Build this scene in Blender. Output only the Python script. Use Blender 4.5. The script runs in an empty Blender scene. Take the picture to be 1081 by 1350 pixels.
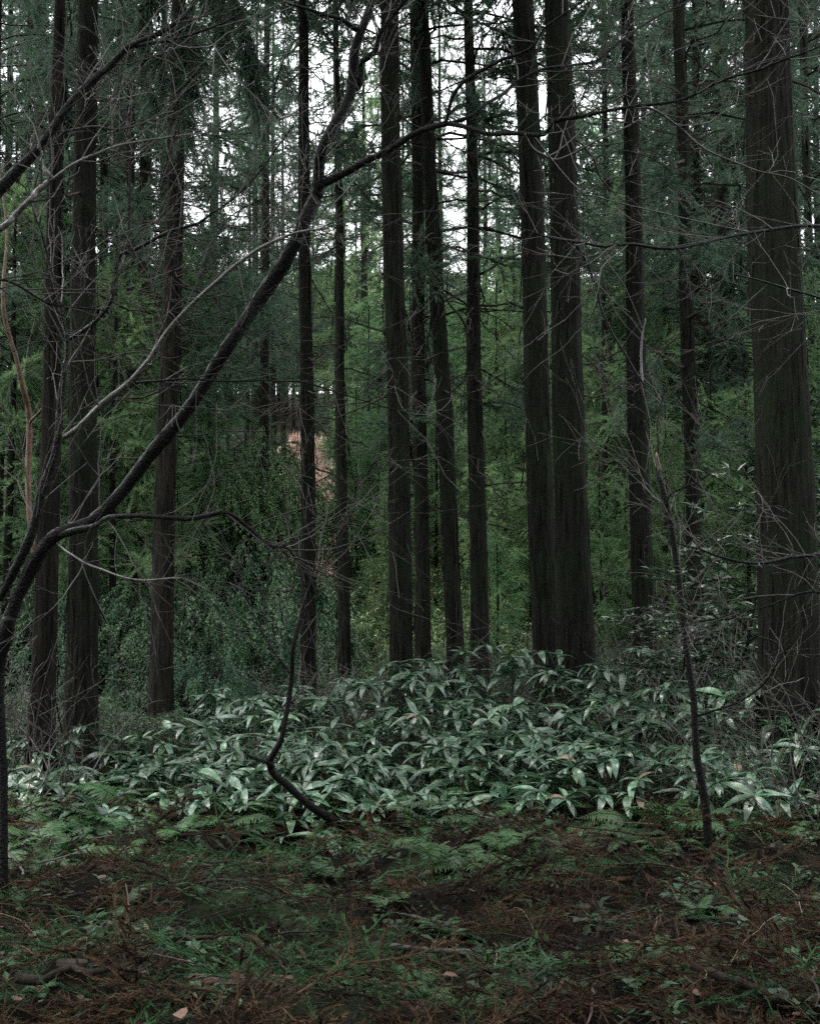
import bpy, math, random
import numpy as np
from mathutils import Vector, Matrix, Euler

random.seed(5)
rng = np.random.default_rng(11)
S = bpy.context.scene
COL = S.collection
R = math.radians

# ------------------------------------------------------------------ camera
CAM_H, PITCH, LENS = 1.6, 4.0, 50.0
FPX = 1350 * LENS / 36.0
cd = bpy.data.cameras.new('camera'); cam = bpy.data.objects.new('camera', cd); COL.objects.link(cam)
cam.location = (0, 0, CAM_H); cam.rotation_euler = (R(90 + PITCH), 0, 0)
cd.sensor_fit = 'VERTICAL'; cd.sensor_height = 36.0; cd.sensor_width = 36.0; cd.lens = LENS
cd.clip_start = 0.05; cd.clip_end = 2000
cd.dof.use_dof = False
S.camera = cam

# ------------------------------------------------------------------ sky, sun, exposure
SUN_EL, SUN_AZ = 68, -115
w = bpy.data.worlds.new('World'); S.world = w; w.use_nodes = True
nt = w.node_tree; nt.nodes.clear()
sky = nt.nodes.new('ShaderNodeTexSky'); sky.sky_type = 'NISHITA'; sky.sun_disc = False
sky.sun_elevation = R(SUN_EL); sky.sun_rotation = R(SUN_AZ); sky.air_density = 1.0; sky.dust_density = 6.0; sky.ozone_density = 1.0
hs = nt.nodes.new('ShaderNodeHueSaturation'); hs.inputs['Saturation'].default_value = 0.10
cl = nt.nodes.new('ShaderNodeMix'); cl.data_type = 'RGBA'; cl.inputs[0].default_value = 0.75
cl.inputs[7].default_value = (8.0, 8.25, 8.5, 1)       # even cloud cover
bg = nt.nodes.new('ShaderNodeBackground'); bg.inputs['Strength'].default_value = 0.14
wo = nt.nodes.new('ShaderNodeOutputWorld')
nt.links.new(sky.outputs[0], hs.inputs['Color']); nt.links.new(hs.outputs[0], cl.inputs[6])
nt.links.new(cl.outputs[2], bg.inputs['Color']); nt.links.new(bg.outputs[0], wo.inputs[0])
sd = bpy.data.lights.new('sun', 'SUN'); sd.energy = 1.5; sd.angle = R(20); sd.color = (1, 0.97, 0.92)
so = bpy.data.objects.new('sun', sd); COL.objects.link(so)
so.rotation_euler = (-R(90 - SUN_EL), 0, -R(SUN_AZ)); so.location = (0, 0, 60)
S.view_settings.view_transform = 'Standard'; S.view_settings.look = 'None'
S.view_settings.gamma = 1; S.view_settings.exposure = 1.55
S.cycles.max_bounces = 5; S.cycles.diffuse_bounces = 2; S.cycles.glossy_bounces = 2
S.cycles.transmission_bounces = 3; S.cycles.caustics_reflective = False; S.cycles.caustics_refractive = False
S.cycles.use_denoising = False

# ------------------------------------------------------------------ helpers
def at(px, py, d):
    """the world point seen at a photograph pixel, d metres in front"""
    xc, yc = (px - 540.5) / FPX, (675 - py) / FPX
    p = R(PITCH)
    y = math.cos(p) - yc * math.sin(p); z = math.sin(p) + yc * math.cos(p)
    k = d / y
    return np.array([xc * k, d, CAM_H + z * k])

def nz(v):
    v = np.asarray(v, float)
    return v / np.maximum(np.linalg.norm(v, axis=-1, keepdims=True), 1e-9)

def ground_z(x, y):
    x = np.asarray(x, float); y = np.asarray(y, float)
    y0 = 23.0 - 3.0 / (1 + np.exp((x + 3.5) * 1.2))
    t = np.maximum(y - y0, 0)
    s = np.where(t < 6, t * t / 12.0, t - 3.0)
    z = 0.20 * s
    z = np.where(z > 22, 22 + (z - 22) * 0.12, z)
    z = np.minimum(z, 27)
    z = z + 0.05 * np.sin(x * 1.7 + 0.6 * y) + 0.04 * np.sin(2.3 * y - 0.9 * x + 1) + 0.02 * np.sin(5.1 * x + 1.2 * np.sin(4.3 * y))
    hm = np.clip((13 - y) / 3, 0, 1)
    z = z + hm * (0.10 * np.sin(2.9 * x + 1.3 * np.sin(1.9 * y)) * np.sin(3.3 * y + 1.1 * np.sin(2.3 * x)) + 0.03 * np.sin(6.7 * x + 2 * np.sin(3.7 * y)) * np.sin(7.9 * y + x))
    z = z + 0.25 * np.clip((y - 20) / 20, 0, 1) * np.sin(x * 0.35 + 1) * np.sin(y * 0.22)
    return z

def floor_d(px, py):
    d = CAM_H * FPX / (py - 806.0)
    for _ in range(12):
        d = 0.5 * d + 0.5 * (CAM_H - float(ground_z((px - 540.5) / FPX * d, d)) - .03) * FPX / (py - 806.0)
    return d

class MB:
    def __init__(s): s.v = []; s.f = []; s.m = []; s.n = 0
    def add(s, V, F, mi=0):
        V = np.asarray(V, float).reshape(-1, 3); F = np.asarray(F, int)
        s.v.append(V); s.f.append(F + s.n); s.m.append(np.full(len(F), mi)); s.n += len(V)
    def tube(s, P, rad, sides=5, mi=0, cap=True, jit=0.0):
        P = np.asarray(P, float); n = len(P); rad = np.broadcast_to(np.asarray(rad, float), (n,))
        T = np.empty_like(P); T[1:-1] = P[2:] - P[:-2]; T[0] = P[1] - P[0]; T[-1] = P[-1] - P[-2]
        T = nz(T); ref = np.array([0.31, 0.17, 0.93]) if abs(T[:, 2]).mean() < 0.8 else np.array([0.95, 0.2, 0.1])
        A = nz(np.cross(T, ref)); B = np.cross(T, A)
        th = np.arange(sides) * 2 * math.pi / sides
        rj = rad[:, None, None] * (1 + (rng.normal(0, jit, (n, sides, 1)) if jit else 0))
        V = P[:, None, :] + rj * (np.cos(th)[None, :, None] * A[:, None, :] + np.sin(th)[None, :, None] * B[:, None, :])
        V = V.reshape(-1, 3)
        i = np.arange(n - 1)[:, None] * sides; j = np.arange(sides)[None, :]; k = (j + 1) % sides
        F = np.stack([i + j, i + k, i + sides + k, i + sides + j], -1).reshape(-1, 4)
        s.add(V, F, mi)
        if cap and sides > 3:
            c = s.n; s.add(np.array([P[-1] + T[-1] * rad[-1] * 0.5]), np.zeros((0, 4), int), mi)
            b = c - sides
            jj = np.arange(sides)
            s.f.append(np.stack([b + jj, b + (jj + 1) % sides, np.full(sides, c)], -1)); s.m.append(np.full(sides, mi))
    def scatter(s, tv, tf, P, D, U, L, W=None, mi=0):
        """copies of a small template: along D, across D x U, up U"""
        P = np.asarray(P, float); D = nz(D); L = np.broadcast_to(np.asarray(L, float), (len(P),))
        W = L if W is None else np.broadcast_to(np.asarray(W, float), (len(P),))
        Sd = nz(np.cross(D, U)); Un = np.cross(Sd, D)
        tv = np.asarray(tv, float); tf = np.asarray(tf, int)
        V = P[:, None, :] + D[:, None, :] * (tv[:, 0][None, :] * L[:, None])[..., None] \
            + Sd[:, None, :] * (tv[:, 1][None, :] * W[:, None])[..., None] + Un[:, None, :] * (tv[:, 2][None, :] * L[:, None])[..., None]
        F = (tf[None] + (np.arange(len(P)) * len(tv))[:, None, None]).reshape(-1, tf.shape[1])
        s.add(V.reshape(-1, 3), F, mi)
    def mesh(s, name, mats, smooth=True, origin=None):
        V = np.concatenate(s.v)
        if origin is not None: V = V - np.asarray(origin, float)
        me = bpy.data.meshes.new(name)
        fs = [f for f in s.f if len(f)]; ms = [m for f, m in zip(s.f, s.m) if len(f)]
        tot = np.concatenate([np.full(len(f), f.shape[1]) for f in fs]); lp = np.concatenate([f.ravel() for f in fs])
        me.vertices.add(len(V)); me.vertices.foreach_set('co', V.astype(np.float32).ravel())
        me.loops.add(len(lp)); me.loops.foreach_set('vertex_index', lp.astype(np.int32))
        me.polygons.add(len(tot)); me.polygons.foreach_set('loop_start', np.concatenate([[0], np.cumsum(tot)[:-1]]).astype(np.int32))
        me.polygons.foreach_set('loop_total', tot.astype(np.int32))
        me.polygons.foreach_set('material_index', np.concatenate(ms).astype(np.int32))
        me.polygons.foreach_set('use_smooth', np.full(len(tot), smooth))
        for m in mats if isinstance(mats, (list, tuple)) else [mats]: me.materials.append(m)
        me.update(calc_edges=True)
        return me

def link(name, me, parent=None, loc=(0, 0, 0), rot=None, scale=None, kind=None):
    o = bpy.data.objects.new(name, me); COL.objects.link(o)
    o.location = loc
    if rot is not None: o.rotation_euler = rot
    if scale is not None: o.scale = scale if hasattr(scale, '__len__') else (scale,) * 3
    if parent is not None: o.parent = parent
    if kind: o['kind'] = kind
    return o

def thing(name, label, cat, loc, rz=0, group=None, scale=1.0):
    o = link(name, None, None, loc, (0, 0, rz), scale)
    o['label'] = label; o['category'] = cat
    if group: o['group'] = group
    return o

def tag(o, label, cat, group=None):
    o['label'] = label; o['category'] = cat
    if group: o['group'] = group
    return o

# ------------------------------------------------------------------ materials
def mat(name, a, b, scale=(4, 4, 4), rough=0.6, bump=0.0, transl=0.0, rnd=0.25, spec=0.5, detail=4, coat=0.0, bdist=0.02, c=None, cscale=1.0, clo=0.5, chi=0.7, hrnd=0.0):
    m = bpy.data.materials.new(name); m.use_nodes = True
    t = m.node_tree; N = t.nodes; Lk = t.links; N.clear()
    out = N.new('ShaderNodeOutputMaterial'); pr = N.new('ShaderNodeBsdfPrincipled')
    pr.inputs['Roughness'].default_value = rough; pr.inputs['Specular IOR Level'].default_value = spec
    pr.inputs['Coat Weight'].default_value = coat; pr.inputs['Coat Roughness'].default_value = 0.15
    tc = N.new('ShaderNodeTexCoord'); mp = N.new('ShaderNodeMapping'); mp.inputs['Scale'].default_value = scale
    no = N.new('ShaderNodeTexNoise'); no.inputs['Scale'].default_value = 1.0; no.inputs['Detail'].default_value = detail; no.inputs['Roughness'].default_value = 0.65
    Lk.new(tc.outputs['Object'], mp.inputs[0]); Lk.new(mp.outputs[0], no.inputs['Vector'])
    cr = N.new('ShaderNodeValToRGB'); cr.color_ramp.elements[0].position = 0.33; cr.color_ramp.elements[1].position = 0.67
    cr.color_ramp.elements[0].color = (*a, 1); cr.color_ramp.elements[1].color = (*b, 1)
    Lk.new(no.outputs['Fac'], cr.inputs[0]); col = cr.outputs[0]
    if c is not None:
        n2 = N.new('ShaderNodeTexNoise'); n2.inputs['Scale'].default_value = cscale; n2.inputs['Detail'].default_value = 5
        Lk.new(tc.outputs['Object'], n2.inputs['Vector'])
        mr = N.new('ShaderNodeMapRange'); mr.inputs[1].default_value = clo; mr.inputs[2].default_value = chi
        Lk.new(n2.outputs['Fac'], mr.inputs[0])
        mx = N.new('ShaderNodeMix'); mx.data_type = 'RGBA'; mx.inputs[7].default_value = (*c, 1)
        Lk.new(mr.outputs[0], mx.inputs[0]); Lk.new(col, mx.inputs[6]); col = mx.outputs[2]
    oi = N.new('ShaderNodeObjectInfo'); m2 = N.new('ShaderNodeMapRange')
    m2.inputs[3].default_value = 1 - rnd; m2.inputs[4].default_value = 1 + rnd
    Lk.new(oi.outputs['Random'], m2.inputs[0])
    h = N.new('ShaderNodeHueSaturation'); Lk.new(col, h.inputs['Color']); Lk.new(m2.outputs[0], h.inputs['Value'])
    if hrnd:
        m3 = N.new('ShaderNodeMapRange'); m3.inputs[3].default_value = 0.5 - hrnd; m3.inputs[4].default_value = 0.5 + hrnd
        ml = N.new('ShaderNodeMath'); ml.operation = 'MULTIPLY'; ml.inputs[1].default_value = 7.31
        fr = N.new('ShaderNodeMath'); fr.operation = 'FRACT'
        Lk.new(oi.outputs['Random'], ml.inputs[0]); Lk.new(ml.outputs[0], fr.inputs[0]); Lk.new(fr.outputs[0], m3.inputs[0]); Lk.new(m3.outputs[0], h.inputs['Hue'])
    Lk.new(h.outputs[0], pr.inputs['Base Color'])
    if bump:
        bp = N.new('ShaderNodeBump'); bp.inputs['Strength'].default_value = bump; bp.inputs['Distance'].default_value = bdist
        Lk.new(no.outputs['Fac'], bp.inputs['Height']); Lk.new(bp.outputs[0], pr.inputs['Normal'])
    if transl:
        tr = N.new('ShaderNodeBsdfTranslucent'); Lk.new(h.outputs[0], tr.inputs['Color'])
        ms = N.new('ShaderNodeMixShader'); ms.inputs[0].default_value = transl
        Lk.new(pr.outputs[0], ms.inputs[1]); Lk.new(tr.outputs[0], ms.inputs[2]); Lk.new(ms.outputs[0], out.inputs[0])
    else:
        Lk.new(pr.outputs[0], out.inputs[0])
    return m

M = {}
M['soil'] = mat('forest_soil', (0.0025, 0.0022, 0.0018), (0.011, 0.009, 0.0065), (9, 9, 9), 0.85, 0.6, rnd=0, detail=8, c=(0.022, 0.035, 0.015), cscale=0.9, clo=0.52, chi=0.66, spec=0.05)
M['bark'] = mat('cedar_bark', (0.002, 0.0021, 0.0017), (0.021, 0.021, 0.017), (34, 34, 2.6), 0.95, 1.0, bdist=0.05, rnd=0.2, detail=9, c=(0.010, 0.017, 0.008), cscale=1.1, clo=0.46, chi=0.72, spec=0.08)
M['bark_brown'] = mat('cedar_bark_brown', (0.003, 0.0028, 0.0024), (0.025, 0.023, 0.019), (34, 34, 2.6), 0.95, 1.0, bdist=0.05, rnd=0.2, detail=9, spec=0.08)
M['wet_bark'] = mat('wet_dark_bark', (0.0019, 0.002, 0.0017), (0.0085, 0.0088, 0.0076), (70, 70, 70), 0.3, 1.0, rnd=0.1, detail=5, spec=0.10)
M['twig'] = mat('wet_twig', (0.022, 0.019, 0.017), (0.085, 0.075, 0.068), (20, 20, 20), 0.36, 0, rnd=0.2, spec=0.3, coat=0.0)
M['orange_bark'] = mat('orange_bark', (0.06, 0.033, 0.02), (0.16, 0.095, 0.058), (20, 20, 8), 0.5, 0.5, rnd=0.1)
M['lit_bark'] = mat('lit_wet_bark', (0.03, 0.029, 0.027), (0.14, 0.135, 0.125), (25, 25, 25), 0.26, 0.5, rnd=0.1, spec=0.5, coat=0.2)  # sky light on the brighter wet branches put into a paler colour
M['straw'] = mat('dry_straw', (0.20, 0.17, 0.12), (0.42, 0.37, 0.28), (9, 9, 9), 0.5, 0, rnd=0.3)
M['pale_wood'] = mat('split_pale_wood', (0.12, 0.09, 0.065), (0.27, 0.2, 0.15), (40, 40, 6), 0.6, 0.3, rnd=0.1)
M['dead_twig'] = mat('dead_twig', (0.012, 0.0095, 0.0075), (0.045, 0.036, 0.028), (20, 20, 20), 0.7, 0, rnd=0.3, spec=0.15)
M['grey_stick'] = mat('grey_stick', (0.04, 0.036, 0.03), (0.13, 0.12, 0.105), (30, 30, 30), 0.5, 0.4, rnd=0.3, spec=0.3)
M['red_stick'] = mat('red_brown_stick', (0.035, 0.018, 0.014), (0.12, 0.066, 0.055), (30, 30, 30), 0.4, 0.4, rnd=0.3, spec=0.4)
M['cedar'] = mat('cedar_needles', (0.036, 0.074, 0.047), (0.095, 0.155, 0.098), (1.3, 1.3, 1.3), 0.5, 0, 0.42, rnd=0.3, spec=0.2, hrnd=0.015)
M['cedar_light'] = mat('light_cedar_needles', (0.07, 0.14, 0.066), (0.16, 0.255, 0.115), (0.9, 0.9, 0.9), 0.5, 0, 0.55, rnd=0.4, spec=0.2, hrnd=0.02)
M['hill_leaf'] = mat('hill_leaves', (0.07, 0.085, 0.035), (0.19, 0.165, 0.08), (0.6, 0.6, 0.6), 0.6, 0, 0.3, rnd=0.3, hrnd=0.03)
M['shrub'] = mat('shrub_leaves', (0.025, 0.052, 0.03), (0.08, 0.12, 0.07), (2, 2, 2), 0.5, 0, 0.25, rnd=0.3, hrnd=0.02, spec=0.2)
M['shrub_bright'] = mat('bright_shrub_leaves', (0.065, 0.115, 0.04), (0.16, 0.22, 0.085), (2, 2, 2), 0.42, 0, 0.3, rnd=0.2, hrnd=0.02)
M['feather'] = mat('feathery_leaves', (0.028, 0.085, 0.042), (0.12, 0.205, 0.11), (1.0, 1.0, 1.0), 0.42, 0, 0.3, rnd=0.25, hrnd=0.02, spec=0.25)
M['feather_green'] = mat('feathery_green_leaves', (0.055, 0.13, 0.05), (0.14, 0.24, 0.10), (1.6, 1.6, 1.6), 0.4, 0, 0.35, rnd=0.2, hrnd=0.02)
M['gloss_leaf'] = mat('glossy_leaves', (0.025, 0.055, 0.03), (0.075, 0.12, 0.07), (3, 3, 3), 0.3, 0, 0.1, rnd=0.2, spec=0.6, coat=.15)
M['sasa'] = mat('bamboo_grass_leaf', (0.028, 0.088, 0.044), (0.10, 0.185, 0.10), (7, 40, 7), 0.27, 0.3, 0.18, rnd=0.6, spec=0.6, coat=0.35, hrnd=0.04, c=(0.23, 0.30, 0.23), cscale=13, clo=.54, chi=.74)
M['sasa_culm'] = mat('bamboo_grass_culm', (0.06, 0.075, 0.03), (0.16, 0.14, 0.07), (6, 6, 20), 0.5, 0, rnd=0.3)
M['dry_sasa'] = mat('dry_bamboo_leaf', (0.12, 0.085, 0.05), (0.28, 0.22, 0.15), (7, 20, 7), 0.6, 0.2, 0.15, rnd=0.25)
M['fern'] = mat('fern_green', (0.017, 0.054, 0.016), (0.06, 0.135, 0.042), (8, 8, 8), 0.45, 0, 0.25, rnd=0.3, hrnd=0.02)
M['dead_spray'] = mat('dead_cedar_needles', (0.0065, 0.0043, 0.003), (0.062, 0.034, 0.021), (5, 5, 5), 0.6, 0, 0.05, rnd=0.8, hrnd=0.012, spec=0.1, c=(0.012, 0.010, 0.008), cscale=1.7, clo=.5, chi=.68)
M['green_spray'] = mat('fallen_green_needles', (0.010, 0.028, 0.011), (0.05, 0.10, 0.04), (5, 5, 5), 0.6, 0, 0.15, rnd=0.5, hrnd=0.02, spec=0.15)
M['seedling'] = mat('seedling_leaves', (0.012, 0.036, 0.014), (0.05, 0.10, 0.045), (8, 8, 8), 0.45, 0, 0.2, rnd=0.6, hrnd=0.02, spec=0.3)
M['moss'] = mat('moss', (0.02, 0.05, 0.012), (0.06, 0.12, 0.03), (30, 30, 30), 0.8, 0.5, 0.1, rnd=0.3)
M['dead_leaf'] = mat('dead_leaf', (0.09, 0.055, 0.035), (0.24, 0.16, 0.11), (14, 14, 14), 0.45, 0.3, 0.1, rnd=0.4, hrnd=0.02)
M['pale_leaf'] = mat('pale_wet_leaf', (0.035, 0.075, 0.045), (0.11, 0.16, 0.12), (20, 20, 20), 0.5, 0.2, 0.1, rnd=0.4, spec=0.35)
M['dry_slope'] = mat('dry_orange_grass', (0.33, 0.21, 0.165), (0.52, 0.38, 0.32), (1.1, 1.1, 1.1), 0.8, 0.4, rnd=0, detail=8)

# ------------------------------------------------------------------ ground
def graded(edges):
    out = []
    for a, b, st in edges: out.append(np.arange(a, b, st))
    return np.concatenate(out)
gx = graded([(-300, -60, 20), (-60, -12, 2.0), (-12, -5, 0.35), (-5, 5, 0.08), (5, 12, 0.35), (12, 60, 2.0), (60, 320, 20)])
gy = graded([(-120, -10, 10), (-10, 3, 1.0), (3, 13, 0.08), (13, 30, 0.4), (30, 90, 1.5), (90, 260, 6), (260, 900, 40)])
X, Y = np.meshgrid(gx, gy)
Z = ground_z(X, Y)
near = np.clip((16 - Y) / 3, 0, 1)
Z = Z + near * (0.030 * np.sin(7.3 * X + 3 * np.sin(2.1 * Y)) * np.sin(6.1 * Y + 2 * np.sin(3.3 * X)) + rng.normal(0, 0.012, X.shape))
mb = MB(); ny, nx = X.shape
i = (np.arange(ny - 1)[:, None] * nx + np.arange(nx - 1)[None]).ravel()
mb.add(np.stack([X, Y, Z], -1), np.stack([i, i + 1, i + nx + 1, i + nx], -1))
g = link('ground', mb.mesh('ground', M['soil'])); g['kind'] = 'structure'

# dry orange grass on the slope beyond the trees
xs = np.linspace(-5.3, -3.3, 30); ys = np.linspace(36, 76, 40); X2, Y2 = np.meshgrid(xs, ys); X2 = X2 * (1 + .10 * np.sin(Y2 * .55) + .06 * np.sin(Y2 * 1.7)) + (Y2 - 60) * -0.07 + rng.normal(0, .12, X2.shape)
mb = MB(); i = (np.arange(39)[:, None] * 30 + np.arange(29)[None]).ravel()
mb.add(np.stack([X2, Y2, ground_z(X2, Y2) + 0.12 + rng.normal(0, 0.06, X2.shape)], -1), np.stack([i, i + 1, i + 31, i + 30], -1))
o = link('dry_slope', mb.mesh('dry_slope', M['dry_slope'])); o['kind'] = 'structure'

gb = MB(); n = 5000; yy = rng.uniform(36, 76, n); xx = rng.uniform(-5.3, -3.3, n) + (yy - 60) * -.07
gb.add(np.zeros((0, 3)), np.zeros((0, 3), int))
gb.scatter(np.array([(0, -.5, 0), (0, .5, 0), (1, 0, .3)]), np.array([(0, 1, 2)]), np.stack([xx, yy, ground_z(xx, yy) + .08], -1), rng.normal(0, .45, (n, 3)) + np.array([0, 0, 1]), rng.normal(0, 1, (n, 3)), rng.uniform(.25, .7, n), rng.uniform(.04, .10, n))
o = link('dry_grass', gb.mesh('dry_grass', M['dry_slope'], smooth=False), kind='stuff'); tag(o, 'dry orange grass covering the far slope between trunks', 'grass')

# ------------------------------------------------------------------ plant builders
def tuft_template(n=6, ang=0.55, w=0.16):
    V = []; F = []
    for k in range(n):
        th = 2 * math.pi * k / n + 0.4 * (k % 2); a0 = 0.25 * (k % 3)
        L = 0.75 + 0.25 * ((k * 37) % 10) / 10
        an = ang * (0.6 + 0.5 * ((k * 53) % 10) / 10)
        dx, r = math.cos(an) * L, math.sin(an) * L
        c, s = math.cos(th), math.sin(th)
        b = len(V)
        V += [(a0, -s * w * .5, c * w * .5), (a0, s * w * .5, -c * w * .5), (a0 + dx, c * r, s * r)]
        F.append((b, b + 1, b + 2))
    return np.array(V), np.array(F)
TUFT = tuft_template(7, 0.6, 0.14)
TUFT_S = tuft_template(4, 0.5, 0.13)
LEAF_V = np.array([(0, 0, 0), (0.45, 0.5, 0.06), (1, 0, -0.08), (0.45, -0.5, 0.06)]); LEAF_F = np.array([(0, 1, 2), (0, 2, 3)])

def branch_path(p, az, el0, L, droop, n=7, tipup=0.0, r=rng, wob=0.08):
    t = np.linspace(0, 1, n)
    d = np.array([math.cos(az), math.sin(az), 0.0])
    el = el0 - droop * t + tipup * np.maximum(t - 0.6, 0)
    st = np.stack([np.cos(el) * d[0], np.cos(el) * d[1], np.sin(el)], -1) * (L / (n - 1))
    st = st + r.normal(0, wob * L / (n - 1), st.shape)
    P = np.zeros((n, 3)); P[1:] = np.cumsum(st[:-1], 0)
    return np.asarray(p) + P

def lerp_path(P, t):
    n = len(P) - 1; x = np.clip(t, 0, 0.9999) * n; i = x.astype(int); f = (x - i)[:, None]
    return P[i] * (1 - f) + P[i + 1] * f, nz(P[i + 1] - P[i])

def cedar_crown(h0, H, Rmax, nb, seed, mats, gap=0.0, inner=(0.3, 0.55)):
    r = np.random.default_rng(seed); mb = MB(); tp = []; td = []
    for k in range(nb):
        u = (k + r.random()) / nb; z = h0 + (H - h0) * u ** 0.9
        prof = (1 - u) ** 0.75 * min(1, 0.55 + u * 3)
        L = Rmax * prof * r.uniform(0.55, 1.2) + 0.3
        az = k * 2.39996 + r.normal(0, 0.5)
        P = branch_path((0, 0, z), az, r.uniform(-0.3, 0.3) + 0.35 * u, L, r.uniform(0.2, 0.9), 8, 2.2, r, 0.16)
        mb.tube(P, np.linspace(0.011 + 0.007 * L, 0.005, 8), 3, 1)
        for q in range(3):   # bare side twigs
            c, cdv = lerp_path(P, r.uniform(0.15, 0.7, 1)); e = c[0] + nz(cdv[0] * .6 + r.normal(0, .5, 3)) * r.uniform(.2, .6)
            mb.tube([c[0], (c[0] + e) / 2 + r.normal(0, .03, 3), e], [.007, .005, .003], 3, 1)
        if r.random() < gap: continue
        bare = r.uniform(*inner) if u < 0.7 else 0.15
        ns = int(L * (1 - bare) / 0.042) + 5
        tt = r.uniform(bare, 1.0, ns); bp, bt = lerp_path(P, tt)
        big = r.uniform(.7, 1.25)
        for q in range(ns):
            sl = (0.24 + 0.46 * math.sin(math.pi * (0.1 + 0.8 * (tt[q] - bare) / (1 - bare)))) * r.uniform(0.5, 1.2) * big
            sd = nz(bt[q] * 0.7 + nz(r.normal(0, 1, 3)) * 0.85 + np.array([0, 0, -0.12]))
            nn = max(2, int(sl / 0.075)); s_ = (np.arange(nn) + 0.5) / nn
            pts = bp[q] + sd * (sl * s_)[:, None]; pts[:, 2] += -0.25 * sl * s_ ** 2
            dd = np.repeat(sd[None], nn, 0); dd[:, 2] += 0.5 * s_ - 0.2
            tp.append(pts); td.append(dd + r.normal(0, 0.15, dd.shape))
        tp.append(bp); td.append(bt)
    tp = np.concatenate(tp); td = np.concatenate(td); n = len(tp)
    mb.scatter(*TUFT, tp, td, r.normal(0, 1, (n, 3)), r.uniform(0.09, 0.16, n))
    return mb.mesh('cedar_crown', mats, smooth=False)

def grow(mb, p, d, L, rad, level, r, up=0.05, kink=0.16, step=0.09, mi=0, minr=0.0016, dens=1.0):
    n = max(4, min(14, int(L / step))); P = np.zeros((n, 3)); P[0] = p; d = nz(d)
    for k in range(1, n):
        d = nz(d + r.normal(0, kink, 3) + np.array([0, 0, up])); P[k] = P[k - 1] + d * (L / (n - 1))
    rr = np.maximum(np.linspace(rad, rad * 0.35, n), minr)
    mb.tube(P, rr, 5 if rad > 0.008 else 3, mi, cap=False)
    if level > 0:
        nc = max(1, int(dens * r.poisson(2.2 + L * 2.2)))
        for t in r.uniform(0.2, 0.97, nc):
            q, qd = lerp_path(P, np.array([t])); q = q[0]; qd = qd[0]
            s = nz(np.cross(qd, r.normal(0, 1, 3)))
            grow(mb, q, qd + s * r.uniform(0.5, 1.2), L * r.uniform(0.25, 0.6), max(minr, rad * (1 - 0.6 * t) * 0.55), level - 1, r, up, kink, step, mi, minr, dens)

def trunk_mesh(pts, rads, seed, m, flare=0.55, sides=36, rough=0.06):
    r = np.random.default_rng(seed)
    P = np.asarray(pts, float); H = P[-1, 2]
    zz = np.concatenate([np.linspace(-0.25, 0.9, 14), np.linspace(1.1, min(10, H * .6), 34), np.linspace(min(10, H * .6) + 1, H, 8)])
    cx = np.interp(zz, P[:, 2], P[:, 0]); cy = np.interp(zz, P[:, 2], P[:, 1]); rr = np.interp(zz, P[:, 2], rads)
    cx += 0.012 * np.sin(zz * 1.1 + r.uniform(0, 6)); cy += 0.012 * np.sin(zz * 0.9 + r.uniform(0, 6))
    th = np.arange(sides) * 2 * math.pi / sides
    bump = np.zeros((len(zz), sides))
    for k in (3, 5, 7, 9, 11, 13):
        bump += np.sin(k * th[None] + r.uniform(0, 6) + 0.25 * np.sin(zz * r.uniform(.3, .9))[:, None] * k * .3 + zz[:, None] * r.normal(0, .12)) / (k ** 0.5)
    colr = r.normal(0, .02, sides)[None] * (1 + .5 * np.sin(zz * r.uniform(.8, 1.6) + r.uniform(0, 6)))[:, None]
    bump = bump * rough * 0.4 + colr + r.normal(0, 0.018, bump.shape)
    fl = 1 + flare * np.exp(-np.maximum(zz, 0) / 0.28)[:, None] * (1 + 0.35 * np.sin(4 * th + r.uniform(0, 6))[None])
    rad = rr[:, None] * (1 + bump) * fl
    V = np.stack([cx[:, None] + rad * np.cos(th), cy[:, None] + rad * np.sin(th), np.repeat(zz[:, None], sides, 1)], -1)
    mb = MB(); n = len(zz); i = np.arange(n - 1)[:, None] * sides; j = np.arange(sides)[None]; k = (j + 1) % sides
    mb.add(V, np.stack([i + j, i + k, i + sides + k, i + sides + j], -1).reshape(-1, 4))
    return mb.mesh('cedar_trunk', m)

# shared crown meshes
CM = [M['cedar'], M['dead_twig']]; CL = [M['cedar_light'], M['dead_twig']]
CROWN_HIGH = [cedar_crown(9.5, 24, 2.6, 62, 31 + k, CM, inner=(.25, .45)) for k in range(2)]
CROWN_MID = [cedar_crown(4.2, 20, 3.0, 72, 41 + k, CM, gap=0.10) for k in range(3)]
CROWN_SPARSE = [cedar_crown(4.4, 20, 2.5, 80, 65 + k, CM, gap=0.45, inner=(.4, .65)) for k in range(2)]
CROWN_FAR = [cedar_crown(3.0, 19, 3.0, 78, 61, CL, gap=0.06)]
CROWN_LOW = [cedar_crown(0.8, 10, 2.3, 66, 51 + k, CL if k >= 1 else CM, gap=0.05, inner=(.15, .4)) for k in range(3)]

# dead lower branches
DEADB = []
for k in range(5):
    r = np.random.default_rng(70 + k); mb = MB()
    L = r.uniform(0.7, 1.6)
    P = branch_path((0, 0, 0), 0, r.uniform(-0.3, 0.2), L, r.uniform(-0.2, 0.5), 7, 0.8, r, 0.22)
    mb.tube(P, np.linspace(0.013, 0.004, 7), 4, 0)
    for t in r.uniform(0.25, 0.95, 7):
        q, qd = lerp_path(P, np.array([t]))
        grow(mb, q[0], qd[0] + nz(np.cross(qd[0], r.normal(0, 1, 3))) * 0.9, r.uniform(0.15, 0.5), 0.005, 1, r, -0.03, 0.2)
    DEADB.append(mb.mesh('dead_branch', M['dead_twig']))

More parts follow.
